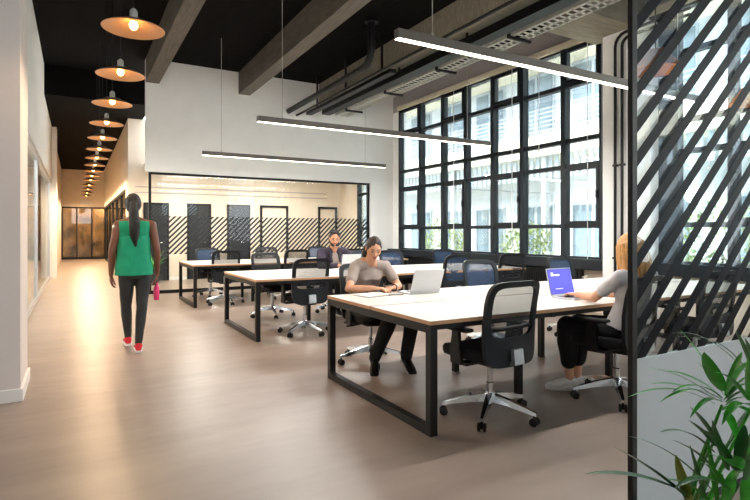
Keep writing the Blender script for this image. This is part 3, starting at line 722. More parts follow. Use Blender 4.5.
# ================================================================== PEOPLE
def mtx(r, f, u): return Matrix((r, f, u)).transposed()
def head_bm(bm, c, f, u, k=1.0, nose=True):
    f = V(f).normalized(); r = f.cross(V(u)).normalized(); u = r.cross(f).normalized(); R = mtx(r, f, u)
    g = bmesh.ops.create_icosphere(bm, subdivisions=4, radius=1.0)
    for v in g['verts']:
        x, y, z = v.co
        sx = 0.074; sy = 0.092
        if z < 0:
            q = -z; x *= 1 - 0.30 * q ** 1.6
            if y < 0: y *= 1 - 0.45 * q
            else: y *= 1 + 0.06 * q
        if y > 0.55 and -0.15 < z < 0.25: y -= 0.05 * max(0, 1 - abs(abs(x) - 0.42) / 0.22)   # sockets
        v.co = V(c) + R @ (V((x * sx, y * sy, z * 0.115)) * k)
    def P(x, y, z): return V(c) + R @ (V((x, y, z)) * k)
    if nose:
        capsule(bm, P(0, 0.084, 0.018), P(0, 0.104, -0.022), 0.008*k, 0.012*k)
        for s in (-1, 1):
            ell(bm, P(s*0.009, 0.093, -0.024), (0.008*k, 0.009*k, 0.007*k), R, sub=2)
            capsule(bm, P(s*0.014, 0.083, 0.030), P(s*0.046, 0.070, 0.028), 0.008*k, 0.006*k, 8)
            capsule(bm, P(s*0.035, 0.062, -0.03), P(s*0.05, 0.045, -0.02), 0.016*k, 0.016*k, 8)
        ell(bm, P(0, 0.083, -0.088), (0.02*k, 0.016*k, 0.016*k), R, sub=2)
        for z in (-0.052, -0.062): ell(bm, P(0, 0.086, z), (0.022*k, 0.009*k, 0.006*k), R, sub=2)
    for s in (-1, 1): ell(bm, P(s*0.076, -0.008, -0.002), (0.009*k, 0.019*k, 0.031*k), R, sub=2)
    return R, P
def hand(bm, w, d, n, side, curl=0.35, k=1.0):
    w = V(w); d = V(d).normalized(); n = V(n); n = (n - d * n.dot(d)).normalized(); a = d.cross(n).normalized() * side   # a: towards the thumb
    kn = []
    for i, o in enumerate((0.030, 0.010, -0.010, -0.029)):
        p = w + d * (0.086 - 0.006 * abs(i - 1.2)) * k + a * o * k; kn.append(p)
        capsule(bm, w + d * 0.01 + a * o * 0.55 * k, p, 0.0135 * k, 0.0115 * k, 10)
    for i, Ln in enumerate((0.068, 0.077, 0.072, 0.056)):
        sp = (0.10, 0.03, -0.05, -0.14)[i]; p = kn[i]; ang = curl * (0.7 + 0.12 * i)
        for j, fr in enumerate((0.45, 0.32, 0.23)):
            dd = (d * math.cos(ang) + n * math.sin(ang) + a * sp).normalized(); q = p + dd * Ln * fr * k
            capsule(bm, p, q, (0.0092 - 0.0008 * j) * k, (0.0086 - 0.0008 * j) * k, 8); p = q; ang += curl
    p = w + d * 0.022 * k + a * 0.026 * k + n * 0.004
    for j, (Ln, ta, cn) in enumerate(((0.036, 0.75, 0.25), (0.03, 0.45, 0.35), (0.024, 0.2, 0.4))):
        q = p + (d + a * ta + n * cn).normalized() * Ln * k; capsule(bm, p, q, (0.0125 - 0.0015*j) * k, (0.011 - 0.0015*j) * k, 8); p = q
def torso(bm, J, infl=0.0, top=1.0, bottom=0.0, male=False, neck=True, bust=True):
    pel, chest, nk = V(J['pelvis']), V(J['chest']), V(J['neck']); f0 = V(J['face']).normalized()
    L = (chest - pel).length + (nk - chest).length
    def spine(t):
        return pel * (1-t)**2 + (chest * 2 - (pel + nk) * 0.5) * 2 * t * (1-t) + nk * t * t
    S = [(-0.16, 0.10, 0.085, 0), (-0.08, 0.155, 0.105, -.01), (0.02, 0.172, 0.115, -.005), (0.16, 0.15, 0.10, 0), (0.34, 0.125, 0.09, 0.0), (0.52, 0.14, 0.10, 0.01), (0.68, 0.152, 0.112, 0.018), (0.80, 0.160, 0.100, 0.008), (0.90, 0.150, 0.078, -0.004), (0.96, 0.10, 0.062, -0.006), (1.0, 0.062, 0.055, 0.0)]
    if male: S = [(t, w * (1.0 if t < 0.2 else 1.16 if t < 0.95 else 1.1), d * (1.0 if t < .3 else 1.1), o) for t, w, d, o in S]
    secs = []
    for t, w, d, o in S:
        if t > top or t < bottom: continue
        c = spine(t); tg = (spine(t + 0.01) - spine(t - 0.01)).normalized(); r = f0.cross(tg).normalized(); f = tg.cross(r).normalized()
        sc = J.get('k', 1.0)
        w = w * sc + infl; d = d * sc + infl; c = c + f * o
        ring = []
        for k in range(28):
            a = 2*PI*k/28; cx, cy = math.cos(a), math.sin(a)
            x = w * (abs(cx) ** 0.85) * (1 if cx >= 0 else -1); y = d * (abs(cy) ** 0.85) * (1 if cy >= 0 else -1)
            if bust and not male and 0.5 < t < 0.8 and cy > 0: y += 0.022 * max(0, 1 - abs(abs(x) - 0.07) / 0.07)
            ring.append(c + r * x + f * y)
        secs.append(ring)
    rings(bm, secs)
def person(name, label, loc, J, skin, spec):
    t = thing('person', label, 'person', loc); L = V(loc); k = J.get('k', 1.0); male = spec.get('male', False)
    J = {a: (V(b) - L if isinstance(b, (tuple, Vector)) and a not in ('face', 'hf', 'hu', 'hdL', 'hdR', 'hnL', 'hnR', 'toeL', 'toeR') else b) for a, b in J.items()}
    g = 1.12 if male else 1.0
    bm = B(); torso(bm, J, 0.0, male=male)
    R, P = head_bm(bm, J['head'], J['hf'], J['hu'], k)
    capsule(bm, J['neck'] - V((0, 0, 0.03)), P(0, -0.022, -0.06), 0.056*g, 0.050*g)
    for s in 'LR':
        sh, el, wr = J['sh' + s], J['el' + s], J['wr' + s]
        capsule(bm, sh, el, 0.046*g, 0.037*g); capsule(bm, el, el.lerp(wr, 0.35), 0.037*g, 0.036*g); capsule(bm, el.lerp(wr, 0.35), wr, 0.036*g, 0.024*g)
        capsule(bm, J['neck'].lerp(sh, 0.35) - V((0, 0, 0.03)), sh, 0.05*g, 0.048*g)
        hand(bm, wr, J['hd' + s], J['hn' + s], J.get('th' + s, 1), J.get('curl' + s, 0.3), g * 0.98)
        hp, kn, an = J['hp' + s], J['kn' + s], J['an' + s]
        capsule(bm, hp, kn, 0.082*k, 0.053*k); capsule(bm, kn, kn.lerp(an, 0.3), 0.052*k, 0.054*k); capsule(bm, kn.lerp(an, 0.3), an, 0.054*k, 0.034*k)
        tv = V(J['toe' + s]).normalized(); pt = spec.get('pitch' + s, 0.0); tv = tv * math.cos(pt) - V((0, 0, 1)) * math.sin(pt); capsule(bm, an - V((0, 0, 0.03)), an + tv * 0.12 - V((0, 0, 0.055)), 0.034, 0.022)
    body = remesh(bm, 'body', M[skin], t, 0.006, 2)
    # face features
    if spec.get('face', True):
        for s in (-1, 1):
            bm = B(); ell(bm, P(s*0.031, 0.0835, 0.010), (0.0135*k, 0.006*k, 0.0055*k), R, sub=2); obj('eye', bm, M['eye'], t, True)
            bm = B(); capsule(bm, P(s*0.016, 0.091, 0.033), P(s*0.047, 0.077, 0.035), 0.0042*k, 0.003*k, 8); obj('eyebrow', bm, M[spec['hairmat']], t, True)
        bm = B()
        for z in (-0.0525, -0.0615): ell(bm, P(0, 0.0905, z), (0.021*k, 0.007*k, 0.0048*k), R, sub=2)
        obj('lips', bm, M['lips'], t, True)
    # hair
    bm = B(); spec['hair'](bm, P, R, k); remesh(bm, 'hair', M[spec['hairmat']], t, 0.006, 2, 0.003, 60)
    if spec.get('beard'):
        bm = B(); 
        ell(bm, P(0, 0.034, -0.078), (0.057*k, 0.060*k, 0.040*k), R)
        for s in (-1, 1): capsule(bm, P(s*0.066, 0.0, -0.02), P(s*0.052, 0.03, -0.07), 0.013, 0.018)
        capsule(bm, P(-0.022, 0.089, -0.042), P(0.022, 0.089, -0.042), 0.006, 0.006)
        remesh(bm, 'beard', M[spec['hairmat']], t, 0.005, 1)
    # upper garment
    tp, mt = spec['top']
    bm = B()
    if tp == 'tank_top':
        torso(bm, J, 0.010, top=0.91, bottom=-0.1, male=male)
        f = V(J['face']).normalized(); r_ = f.cross(V((0, 0, 1))).normalized(); z_ = V((0, 0, 1))
        for s in 'LR':
            for l_ in (0.36, 0.46, 0.56):
                q = J['neck'].lerp(J['sh' + s], l_) - z_ * 0.03
                pts = [q - f * 0.07 - z_ * 0.14, q - f * 0.062 - z_ * 0.02, q - f * 0.03 + z_ * 0.03, q + f * 0.03 + z_ * 0.03, q + f * 0.065 - z_ * 0.03, q + f * 0.08 - z_ * 0.14]
                for a_, b_ in zip(pts, pts[1:]): capsule(bm, a_, b_, 0.025, 0.025, 10)
        c0 = J['chest']; p0 = J['pelvis']
        secs = []
        for tt, rx, ry in ((-0.1, 0.160, 0.125), (0.35, 0.164, 0.135), (0.7, 0.176, 0.145), (1.0, 0.188, 0.155), (1.24, 0.192, 0.160)):
            c = c0.lerp(p0, tt); secs.append([c + r_ * (rx * math.cos(2*PI*q_/28)) + f * (ry * math.sin(2*PI*q_/28)) for q_ in range(28)])
        rings(bm, secs)
    else:
        torso(bm, J, 0.012 if tp != 'jacket' else 0.006, top=0.97, bottom=-0.02, male=male)
        fr = spec.get('sleeve', 0.62)
        for s in 'LR':
            sh, el, wr = J['sh' + s], J['el' + s], J['wr' + s]
            capsule(bm, J['neck'].lerp(sh, 0.4) - V((0, 0, 0.03)), sh, 0.055*g, 0.056*g)
            capsule(bm, sh, sh.lerp(el, fr), 0.056*g, 0.054*g)
    remesh(bm, tp if tp != 'jacket' else 't_shirt', M[mt], t, 0.0075, 2, 0.006, 16)
    if tp == 'jacket':
        bm = B(); f = V(J['face']).normalized(); r = f.cross(V((0, 0, 1)))
        b2 = B(); torso(b2, J, 0.026, top=0.97, bottom=-0.1, male=male)
        c0 = J['chest']
        for v in b2.verts:   # open the front
            w = v.co - c0; dx = w.dot(r); dy = w.dot(f)
            if dy > 0.02 and abs(dx) < 0.075: v.co -= f * 0.085
        merge(bm, b2)
        for s in 'LR':
            sh, el, wr = J['sh' + s], J['el' + s], J['wr' + s]
            capsule(bm, J['neck'].lerp(sh, 0.35) - V((0, 0, 0.02)), sh, 0.07, 0.076); capsule(bm, sh, el, 0.074, 0.060); capsule(bm, el, el.lerp(wr, 0.9), 0.060, 0.042)
            capsule(bm, J['neck'].lerp(sh, 0.42) + f * 0.03, J['neck'] + f * 0.115 + r * (0.075 if s == 'R' else -0.075) - V((0, 0, 0.2)), 0.03, 0.022)
        remesh(bm, 'jacket', M['jacket'], t, 0.008, 2, 0.008, 14)
    # trousers
    bm = B(); torso(bm, J, 0.010, top=0.2, bottom=-0.2, male=male); cl = spec.get('hem', 0.93)
    for s in 'LR':
        hp, kn, an = J['hp' + s], J['kn' + s], J['an' + s]; w = spec.get('loose', 0.012)
        capsule(bm, hp, kn, 0.088*k + w/2, 0.056*k + w); capsule(bm, kn, kn.lerp(an, 0.3), 0.056*k + w, 0.056*k + w); capsule(bm, kn.lerp(an, 0.3), kn.lerp(an, cl), 0.056*k + w, 0.038*k + w)
    remesh(bm, spec.get('bottom', 'trousers'), M[spec['legmat']], t, 0.008, 2, 0.005, 14)
    # shoes
    for s in 'LR':
        an = J['an' + s]; tv = V(J['toe' + s]).normalized(); up = V((0, 0, 1)); pt = spec.get('pitch' + s, 0.0)
        tv = (tv * math.cos(pt) - up * math.sin(pt)); rr = tv.cross(up).normalized(); uu = rr.cross(tv).normalized()
        fs = spec.get('fs', 1.0); hb = an - uu * 0.088 - tv * 0.06
        if spec.get('sock'):
            bm = B(); capsule(bm, an + up * 0.06, an - up * 0.03 + tv * 0.02, 0.046, 0.042); obj('sock', bm, M['trouser'], t, True)
        bm = B(); secs = []
        for x, w, h in ((0.0, 0.026, 0.072), (0.02, 0.034, 0.098), (0.07, 0.036, 0.104), (0.12, 0.040, 0.084), (0.17, 0.045, 0.064), (0.215, 0.042, 0.05), (0.245, 0.028, 0.036)):
            ring = []
            for q in range(16):
                a = 2*PI*q/16; cx, cy = math.cos(a), math.sin(a)
                ring.append(hb + tv * (x * fs) + rr * (w * (abs(cx) ** 0.7) * (1 if cx > 0 else -1)) + uu * (0.018 + (h - 0.018) * 0.5 * (1 + (abs(cy) ** 0.8) * (1 if cy > 0 else -1))))
            secs.append(ring)
        rings(bm, secs); sh = obj('shoe', bm, M[spec['shoe']], t, True)
        bm = B(); secs = []
        for x, w in ((-0.006, 0.024), (0.02, 0.037), (0.08, 0.038), (0.17, 0.049), (0.22, 0.044), (0.252, 0.027)):
            c = hb + tv * (x * fs); secs.append([c + rr*w, c - rr*w, c - rr*w + uu*0.022, c + rr*w + uu*0.022])
        rings(bm, secs); obj('sole', bm, M[spec.get('sole', 'white')], sh)
        if spec.get('lace'):
            bm = B()
            for q in range(4):
                c = hb + tv * (0.10 + 0.022 * q) + uu * (0.093 - 0.009 * q); tube(bm, [c - rr*0.022 - uu*0.006, c, c + rr*0.022 - uu*0.006], 0.003, 6)
            obj('lace', bm, M[spec['lace']], sh)
    return t
def hair_tied(bm, P, R, k):
    ell(bm, P(0, -0.015, 0.021), (0.0815*k, 0.096*k, 0.110*k), R)
    for s in (-1, 1): capsule(bm, P(s*0.066, 0.022, 0.045), P(s*0.073, 0.002, -0.02), 0.012*k, 0.010*k)
    pts = [P(0.02, -0.10, 0.0), P(0.045, -0.115, -0.06), P(0.06, -0.10, -0.12), P(0.06, -0.09, -0.17)]
    for a, b, ra, rb in zip(pts, pts[1:], (0.035, 0.036, 0.03), (0.036, 0.03, 0.014)): capsule(bm, a, b, ra, rb)
def hair_pony(bm, P, R, k):
    ell(bm, P(0, -0.014, 0.016), (0.083*k, 0.100*k, 0.116*k), R)
    pts = [P(-0.005, -0.105, 0.0), P(-0.005, -0.135, -0.08), P(0.0, -0.14, -0.20), P(0.0, -0.135, -0.33), P(0.012, -0.13, -0.45)]
    for a, b, ra, rb in zip(pts, pts[1:], (0.034, 0.048, 0.056, 0.048), (0.048, 0.056, 0.048, 0.012)): capsule(bm, a, b, ra, rb)
def hair_short(bm, P, R, k):
    ell(bm, P(0, -0.018, 0.022), (0.081*k, 0.095*k, 0.106*k), R)
    random.seed(3)
    for i in range(26):
        a = random.uniform(-1.1, 1.1); y = random.uniform(-0.05, 0.06)
        p = P(0.06*math.sin(a), y, 0.085 + 0.03*math.cos(a)); ell(bm, p, (0.018, 0.02, 0.018), R, sub=2)
    for s in (-1, 1): capsule(bm, P(s*0.072, -0.03, 0.03), P(s*0.070, -0.03, -0.05), 0.02, 0.012)
def hair_long(bm, P, R, k):
    ell(bm, P(0, -0.012, 0.018), (0.088*k, 0.106*k, 0.116*k), R)
    for i in range(15):
        a = math.radians(-118 + 236 * i / 14); x, y = math.sin(a), -math.cos(a)
        tw = 0.02 * math.sin(i * 2.1)
        pts = [P(0.074*x, 0.092*y - 0.008, 0.03), P(0.09*x, 0.108*y - 0.005, -0.06), P(0.098*x + tw*0.4, 0.112*y, -0.15), P(0.09*x + tw, 0.10*y, -0.235 - 0.02*math.cos(i))]
        for q, w, ra, rb in zip(pts, pts[1:], (0.03, 0.03, 0.027), (0.03, 0.027, 0.012)): capsule(bm, q, w, ra, rb, 10)

# --- person in taupe t-shirt at the nearest desks (faces the viewer side, -Y)
pw = person('w1', 'seated person in a taupe v-neck t-shirt writing at the nearest desks, dark hair tied back', (2.56, 4.62, 0), {
 'pelvis': (2.58, 4.70, 0.56), 'chest': (2.55, 4.67, 0.82), 'neck': (2.54, 4.56, 1.03), 'face': (-0.12, -1, 0),
 'head': (2.535, 4.485, 1.146), 'hf': (-0.26, -0.84, -0.46), 'hu': (-0.1, -0.44, 0.86),
 'shR': (2.38, 4.585, 0.968), 'shL': (2.71, 4.555, 0.968), 'elR': (2.235, 4.43, 0.775), 'elL': (2.78, 4.42, 0.775),
 'wrR': (2.42, 4.27, 0.785), 'wrL': (2.62, 4.245, 0.785), 'hdR': (0.85, -0.5, 0.0), 'hdL': (-0.9, -0.35, 0.0), 'hnR': (0, 0, -1), 'hnL': (0, 0, -1), 'thR': 1, 'thL': -1, 'curlR': 0.5, 'curlL': 0.5,
 'hpR': (2.50, 4.68, 0.54), 'hpL': (2.68, 4.68, 0.54), 'knR': (2.60, 4.24, 0.53), 'knL': (2.80, 4.18, 0.54), 'anR': (2.44, 4.30, 0.13), 'anL': (2.73, 4.20, 0.13),
 'toeR': (-0.5, -0.85, 0), 'toeL': (-0.15, -1, 0), 'k': 0.96},
 'skin_l', dict(hair=hair_tied, hairmat='hair_b', top=('t_shirt', 'tee_grey'), legmat='trouser', shoe='black', sole='white', loose=0.02, hem=1.0, pitchR=0.4, pitchL=0.4, lace='white', sock=True, fs=1.12))
wd_ = V((2.62 - 2.78, 4.245 - 4.42, 0.0)).normalized(); u_, v_ = frame_of(wd_); wc = V((2.625, 4.25, 0.785)) - V((2.56, 4.62, 0))
bm = B(); rings(bm, [[wc + wd_ * dx + (u_ * math.cos(2*PI*k_/20) + v_ * math.sin(2*PI*k_/20)) * rr for k_ in range(20)] for dx, rr in ((-0.008, 0.022), (-0.008, 0.031), (0.008, 0.031), (0.008, 0.022))], False)
obj('bracelet', bm, M['keys'], pw, True)
# --- man at the middle desks
person('m', 'seated man with dark hair and beard in an open plum jacket at the middle desks', (3.74, 7.85, 0), {
 'pelvis': (3.74, 7.92, 0.55), 'chest': (3.68, 7.86, 0.82), 'neck': (3.63, 7.74, 1.045), 'face': (-0.1, -1, 0),
 'head': (3.61, 7.67, 1.205), 'hf': (-0.28, -0.9, -0.34), 'hu': (-0.1, -0.34, 0.92),
 'shR': (3.43, 7.77, 0.975), 'shL': (3.83, 7.74, 0.975), 'elR': (3.33, 7.55, 0.76), 'elL': (3.98, 7.53, 0.77),
 'wrR': (3.53, 7.36, 0.79), 'wrL': (3.76, 7.35, 0.79), 'hdR': (0.4, -0.9, 0.0), 'hdL': (-0.5, -0.9, 0.0), 'hnR': (0, 0, -1), 'hnL': (0, 0, -1), 'thR': 1, 'thL': -1, 'curlR': 0.3, 'curlL': 0.3,
 'hpR': (3.64, 7.9, 0.54), 'hpL': (3.84, 7.9, 0.54), 'knR': (3.60, 7.46, 0.55), 'knL': (3.90, 7.46, 0.55), 'anR': (3.58, 7.5, 0.09), 'anL': (3.9, 7.48, 0.09), 'toeR': (0, -1, 0), 'toeL': (0, -1, 0), 'k': 1.06},
 'skin_m', dict(hair=hair_short, hairmat='hair_k', top=('jacket', 'tee_grey'), sleeve=0.3, legmat='trouser', shoe='black', male=True, beard=True, hem=0.95))
# --- blonde person at the nearest desks (faces +Y)
person('b', 'seated person with strawberry blonde hair in a pale t-shirt typing on the blue screened laptop', (3.70, 2.60, 0), {
 'pelvis': (3.71, 2.60, 0.56), 'chest': (3.73, 2.535, 0.83), 'neck': (3.73, 2.53, 1.035), 'face': (0.0, 1, 0),
 'head': (3.725, 2.565, 1.175), 'hf': (0.02, 0.95, -0.25), 'hu': (0.0, 0.25, 0.97),
 'shR': (3.90, 2.51, 0.972), 'shL': (3.565, 2.53, 0.972), 'elR': (3.98, 2.74, 0.80), 'elL': (3.60, 2.79, 0.785),
 'wrR': (3.84, 2.96, 0.785), 'wrL': (3.655, 3.005, 0.785), 'hdR': (-0.2, 1, 0.0), 'hdL': (0.2, 1, 0.0), 'hnR': (0, 0, -1), 'hnL': (0, 0, -1), 'thR': 1, 'thL': -1, 'curlR': 0.35, 'curlL': 0.35,
 'hpR': (3.80, 2.60, 0.54), 'hpL': (3.63, 2.60, 0.54), 'knR': (3.66, 2.98, 0.54), 'knL': (3.50, 2.97, 0.54), 'anR': (3.68, 3.02, 0.09), 'anL': (3.565, 3.0, 0.09), 'toeR': (-0.65, 0.72, 0), 'toeL': (-0.72, 0.68, 0), 'k': 0.96},
 'skin_l', dict(hair=hair_long, hairmat='hair_y', top=('t_shirt', 'tee_white'), legmat='trouser', shoe='white', sole='white', hem=0.66, loose=0.03))
# --- walker
YK = 6.27
def w(u, v, dy=0.0): return atY(u, v, YK + dy)
person('k', 'walking person seen from behind in an emerald tank top, grey leggings and red shoes', tuple(w(134, 350, 0)[:2]) + (0,), {
 'pelvis': w(134, 268), 'chest': w(134, 240), 'neck': w(134, 217), 'face': (0.0, 1, 0),
 'head': w(133, 205, 0.02), 'hf': (0.0, 1, -0.05), 'hu': (0, 0.05, 1),
 'shL': w(118, 225), 'shR': w(152, 225), 'elL': w(112, 251, -0.03), 'elR': w(157, 251, -0.03), 'wrL': w(111, 275, 0.05), 'wrR': w(157, 274, 0.05),
 'hdL': (0.0, 0.15, -1), 'hdR': (0.0, 0.15, -1), 'hnL': (1, 0.2, 0), 'hnR': (-1, 0.2, 0), 'thL': 1, 'thR': -1, 'curlL': 0.4, 'curlR': 0.6,
 'hpL': w(127, 274), 'hpR': w(143, 274), 'knL': w(126, 306, 0.16), 'knR': w(142, 306, 0.0), 'anL': w(128, 337, 0.3), 'anR': w(138.5, 343.5, -0.02), 'toeL': (0.0, 1, 0), 'toeR': (0.08, 1, 0), 'k': 1.0},
 'skin_d', dict(hair=hair_pony, hairmat='hair_k', top=('tank_top', 'tee_green'), legmat='legging', bottom='leggings', shoe='red', sole='white', loose=0.0, hem=0.98, pitchL=0.0))
t = thing('drink_bottle', 'pink bottle held in the right hand of the walking person', 'bottle', tuple(w(156.5, 291, 0.07)))
bm = B(); lathe(bm, [(0.024, -0.10), (0.03, -0.09), (0.03, 0.045), (0.016, 0.065)], 16); obj('bottle_body', bm, M['pink'], t, True)
bm = B(); lathe(bm, [(0.018, 0.065), (0.018, 0.09), (0.008, 0.095)], 12); obj('cap', bm, M['pink'], t, True)

# ================================================================== PLANTS
def leaflet(bm, a, b, wid, sag, side=None, fold=0.25, n=10, mi=0):
    a = V(a); b = V(b); d = b - a; s = (side if side is not None else d.cross(V((0, 0, 1)))).normalized()
    nn = s.cross(d).normalized(); prev = None
    for i in range(n + 1):
        t = i / n; c = a + d * t + V((0, 0, 1)) * (4 * sag * t * (1 - t) - 0 * t)
        w = wid * 1.75 * ((t + 0.04) ** 0.55) * ((1.001 - t) ** 0.75)
        if t > 0.97: w = 0.0008
        row = [bm.verts.new(c - s * w), bm.verts.new(c - nn * w * fold * 1.0), bm.verts.new(c + s * w)]
        if prev:
            for q in range(2):
                f = bm.faces.new((prev[q], prev[q+1], row[q+1], row[q])); f.material_index = mi
        prev = row
def frond(t, base, leaves, mm, stem_r=0.006, root=None):
    """leaves: list of (start px, tip px, depth start, depth tip, width, sag)"""
    bm = B(); L = t.location
    if root is not None: tube(bm, [root - L, (root + base) * 0.5 - L + V((0.01, 0.01, 0.02)), base - L], [stem_r * 1.5, stem_r, stem_r * 0.7], 8)
    for a, b, wid, sag in leaves: leaflet(bm, a - L, b - L, wid * 1.45, sag)
    return obj('frond', bm, M[mm], t, True)
PX = V((1.66, 0.98, 0))
t = thing('potted_palm', 'green kentia palm in the right foreground before the glass screen', 'plant', PX)
bm = B(); lathe(bm, [(0.12, 0.0), (0.14, 0.01), (0.17, 0.32), (0.175, 0.34), (0.16, 0.34), (0.155, 0.30)], 32); obj('pot', bm, M['pot'], t, True)
bm = B(); lathe(bm, [(0.15, 0.29), (0.12, 0.305), (0.04, 0.31)], 24); obj('soil', bm, M['soil'], t, True)
def q(u, v, d): return atD(u, v, d)
root = PX + V((0, 0, 0.3))
# upper crown
c1 = q(722, 405, 1.62)
L1 = [((716, 398), (648, 368), 1.62, 1.62, .008, .02), ((717, 400), (650, 384), 1.62, 1.56, .010, .02), ((715, 404), (628, 397), 1.60, 1.50, .007, .035), ((720, 395), (663, 371), 1.64, 1.72, .011, .02),
      ((722, 402), (690, 418), 1.60, 1.50, .009, .03)]
L2 = [((721, 390), (704, 352), 1.62, 1.60, .030, .0), ((724, 396), (680, 330), 1.66, 1.78, .004, .02), ((726, 394), (752, 360), 1.62, 1.55, .018, .02), ((724, 400), (770, 372), 1.6, 1.5, .014, .03),
      ((726, 402), (772, 396), 1.6, 1.48, .014, .03), ((722, 410), (752, 415), 1.58, 1.45, .010, .02), ((724, 408), (768, 430), 1.6, 1.5, .012, .03)]
for mm, LL in (('leaf', L1), ('leaf', L2)):
    frond(t, c1, [(q(*a, da), q(*b, db), wd, sg) for a, b, da, db, wd, sg in LL], mm, root=root + V((0.01, 0.0, 0)))
# bluish back fronds arching over the upper right
L3 = [((752, 380), (672, 333), 1.72, 1.78, .006, .05), ((758, 385), (690, 338), 1.70, 1.74, .008, .05), ((760, 390), (735, 330), 1.66, 1.66, .014, .02), ((765, 380), (745, 338), 1.6, 1.6, .016, .0)]
frond(t, q(756, 400, 1.68), [(q(*a, da), q(*b, db), wd, sg) for a, b, da, db, wd, sg in L3], 'leaf2', root=root + V((0.05, 0.02, 0)))
# middle dark fronds
c3 = q(715, 440, 1.60)
L4 = [((716, 440), (690, 407), 1.60, 1.56, .011, .01), ((715, 446), (688, 420), 1.60, 1.52, .010, .01), ((714, 452), (660, 432), 1.6, 1.5, .010, .03), ((730, 440), (752, 405), 1.6, 1.55, .014, .01),
      ((745, 450), (770, 425), 1.6, 1.5, .014, .02)]
frond(t, c3, [(q(*a, da), q(*b, db), wd, sg) for a, b, da, db, wd, sg in L4], 'leaf2', root=root + V((-0.02, 0.01, 0)))
# lower left rosette
c4 = q(705, 478, 1.50)
L5 = [((700, 500), (584, 474), 1.50, 1.36, .016, .03), ((690, 500), (612, 446), 1.50, 1.42, .018, .015), ((712, 490), (628, 436), 1.52, 1.44, .008, .03), ((715, 470), (672, 440), 1.54, 1.5, .013, .015), ((706, 500), (690, 445), 1.52, 1.5, .008, .0)]
frond(t, c4, [(q(*a, da), q(*b, db), wd, sg) for a, b, da, db, wd, sg in L5], 'leaf2', root=root + V((-0.03, -0.02, 0)))
frond(t, c4, [(q(690, 505, 1.50), q(676, 455, 1.46), .016, 0.0)], 'leaf3', root=root + V((-0.02, -0.03, 0)))
L6 = [((716, 455), (742, 470), 1.45, 1.30, .030, .015), ((722, 470), (770, 462), 1.5, 1.4, .020, .03), ((728, 480), (775, 480), 1.48, 1.4, .014, .03), ((722, 500), (745, 455), 1.5, 1.5, .012, .0), ((735, 505), (760, 470), 1.48, 1.44, .014, .0), ((718, 505), (708, 440), 1.52, 1.5, .009, 0.)]
frond(t, q(722, 475, 1.5), [(q(*a, da), q(*b, db), wd, sg) for a, b, da, db, wd, sg in L6], 'leaf', root=root + V((0.0, -0.03, 0)))
L7 = [((735, 470), (770, 440), 1.46, 1.36, .016, .02), ((730, 495), (700, 462), 1.44, 1.38, .012, .02), ((742, 500), (775, 452), 1.44, 1.36, .016, .01), ((726, 500), (733, 470), 1.42, 1.36, .014, .0), ((746, 505), (748, 470), 1.42, 1.38, .014, .0), ((712, 505), (668, 480), 1.42, 1.34, .013, .02)]
frond(t, q(728, 490, 1.45), [(q(*a, da), q(*b, db), wd, sg) for a, b, da, db, wd, sg in L7], 'leaf', root=root + V((0.03, -0.05, 0)))
L8 = [((724, 395), (697, 362), 1.63, 1.66, .012, .01), ((722, 398), (672, 392), 1.60, 1.54, .010, .03), ((722, 400), (660, 402), 1.60, 1.52, .008, .035), ((727, 398), (757, 384), 1.6, 1.52, .014, .02), ((726, 405), (764, 408), 1.6, 1.5, .013, .03), ((724, 412), (738, 442), 1.58, 1.48, .012, .02), ((726, 396), (742, 352), 1.64, 1.66, .013, .01)]
frond(t, c1, [(q(*a, da), q(*b, db), wd, sg) for a, b, da, db, wd, sg in L8], 'leaf', root=root + V((0.015, 0.015, 0)))
L9 = [((735, 470), (700, 428), 1.40, 1.34, .015, .02), ((745, 480), (772, 430), 1.38, 1.30, .017, .02), ((738, 470), (745, 425), 1.42, 1.36, .014, .01), ((730, 490), (675, 488), 1.40, 1.30, .013, .03), ((742, 470), (778, 455), 1.38, 1.28, .018, .03), ((728, 470), (712, 420), 1.46, 1.44, .012, .0)]
frond(t, q(738, 485, 1.40), [(q(*a, da), q(*b, db), wd, sg) for a, b, da, db, wd, sg in L9], 'leaf2', root=root + V((0.05, -0.07, 0)))
L10 = [((748, 400), (715, 372), 1.5, 1.48, .012, .02), ((750, 402), (778, 360), 1.5, 1.46, .016, .02), ((748, 405), (722, 425), 1.5, 1.42, .012, .03), ((750, 405), (776, 425), 1.5, 1.42, .015, .03), ((749, 400), (748, 358), 1.5, 1.5, .014, .0)]
frond(t, q(749, 412, 1.5), [(q(*a, da), q(*b, db), wd, sg) for a, b, da, db, wd, sg in L10], 'leaf', root=root + V((0.06, -0.02, 0)))
# plant in meeting room
t = thing('potted_plant', 'small leafy plant in a dark pot by the first dark door behind the partition', 'plant', (1.75, 14.75, 0))
bm = B(); lathe(bm, [(0.13, 0), (0.17, 0.36), (0.155, 0.36), (0.15, 0.32)], 20); obj('pot', bm, M['pot'], t, True)
bm = B(); random.seed(5)
for i in range(26):
    a = random.uniform(0, 2*PI); r = random.uniform(0.15, 0.4); leaflet(bm, (0, 0, 0.3), (r*math.cos(a), r*math.sin(a), random.uniform(0.5, 0.95)), 0.03, 0.08)
obj('foliage', bm, M['leaf'], t)

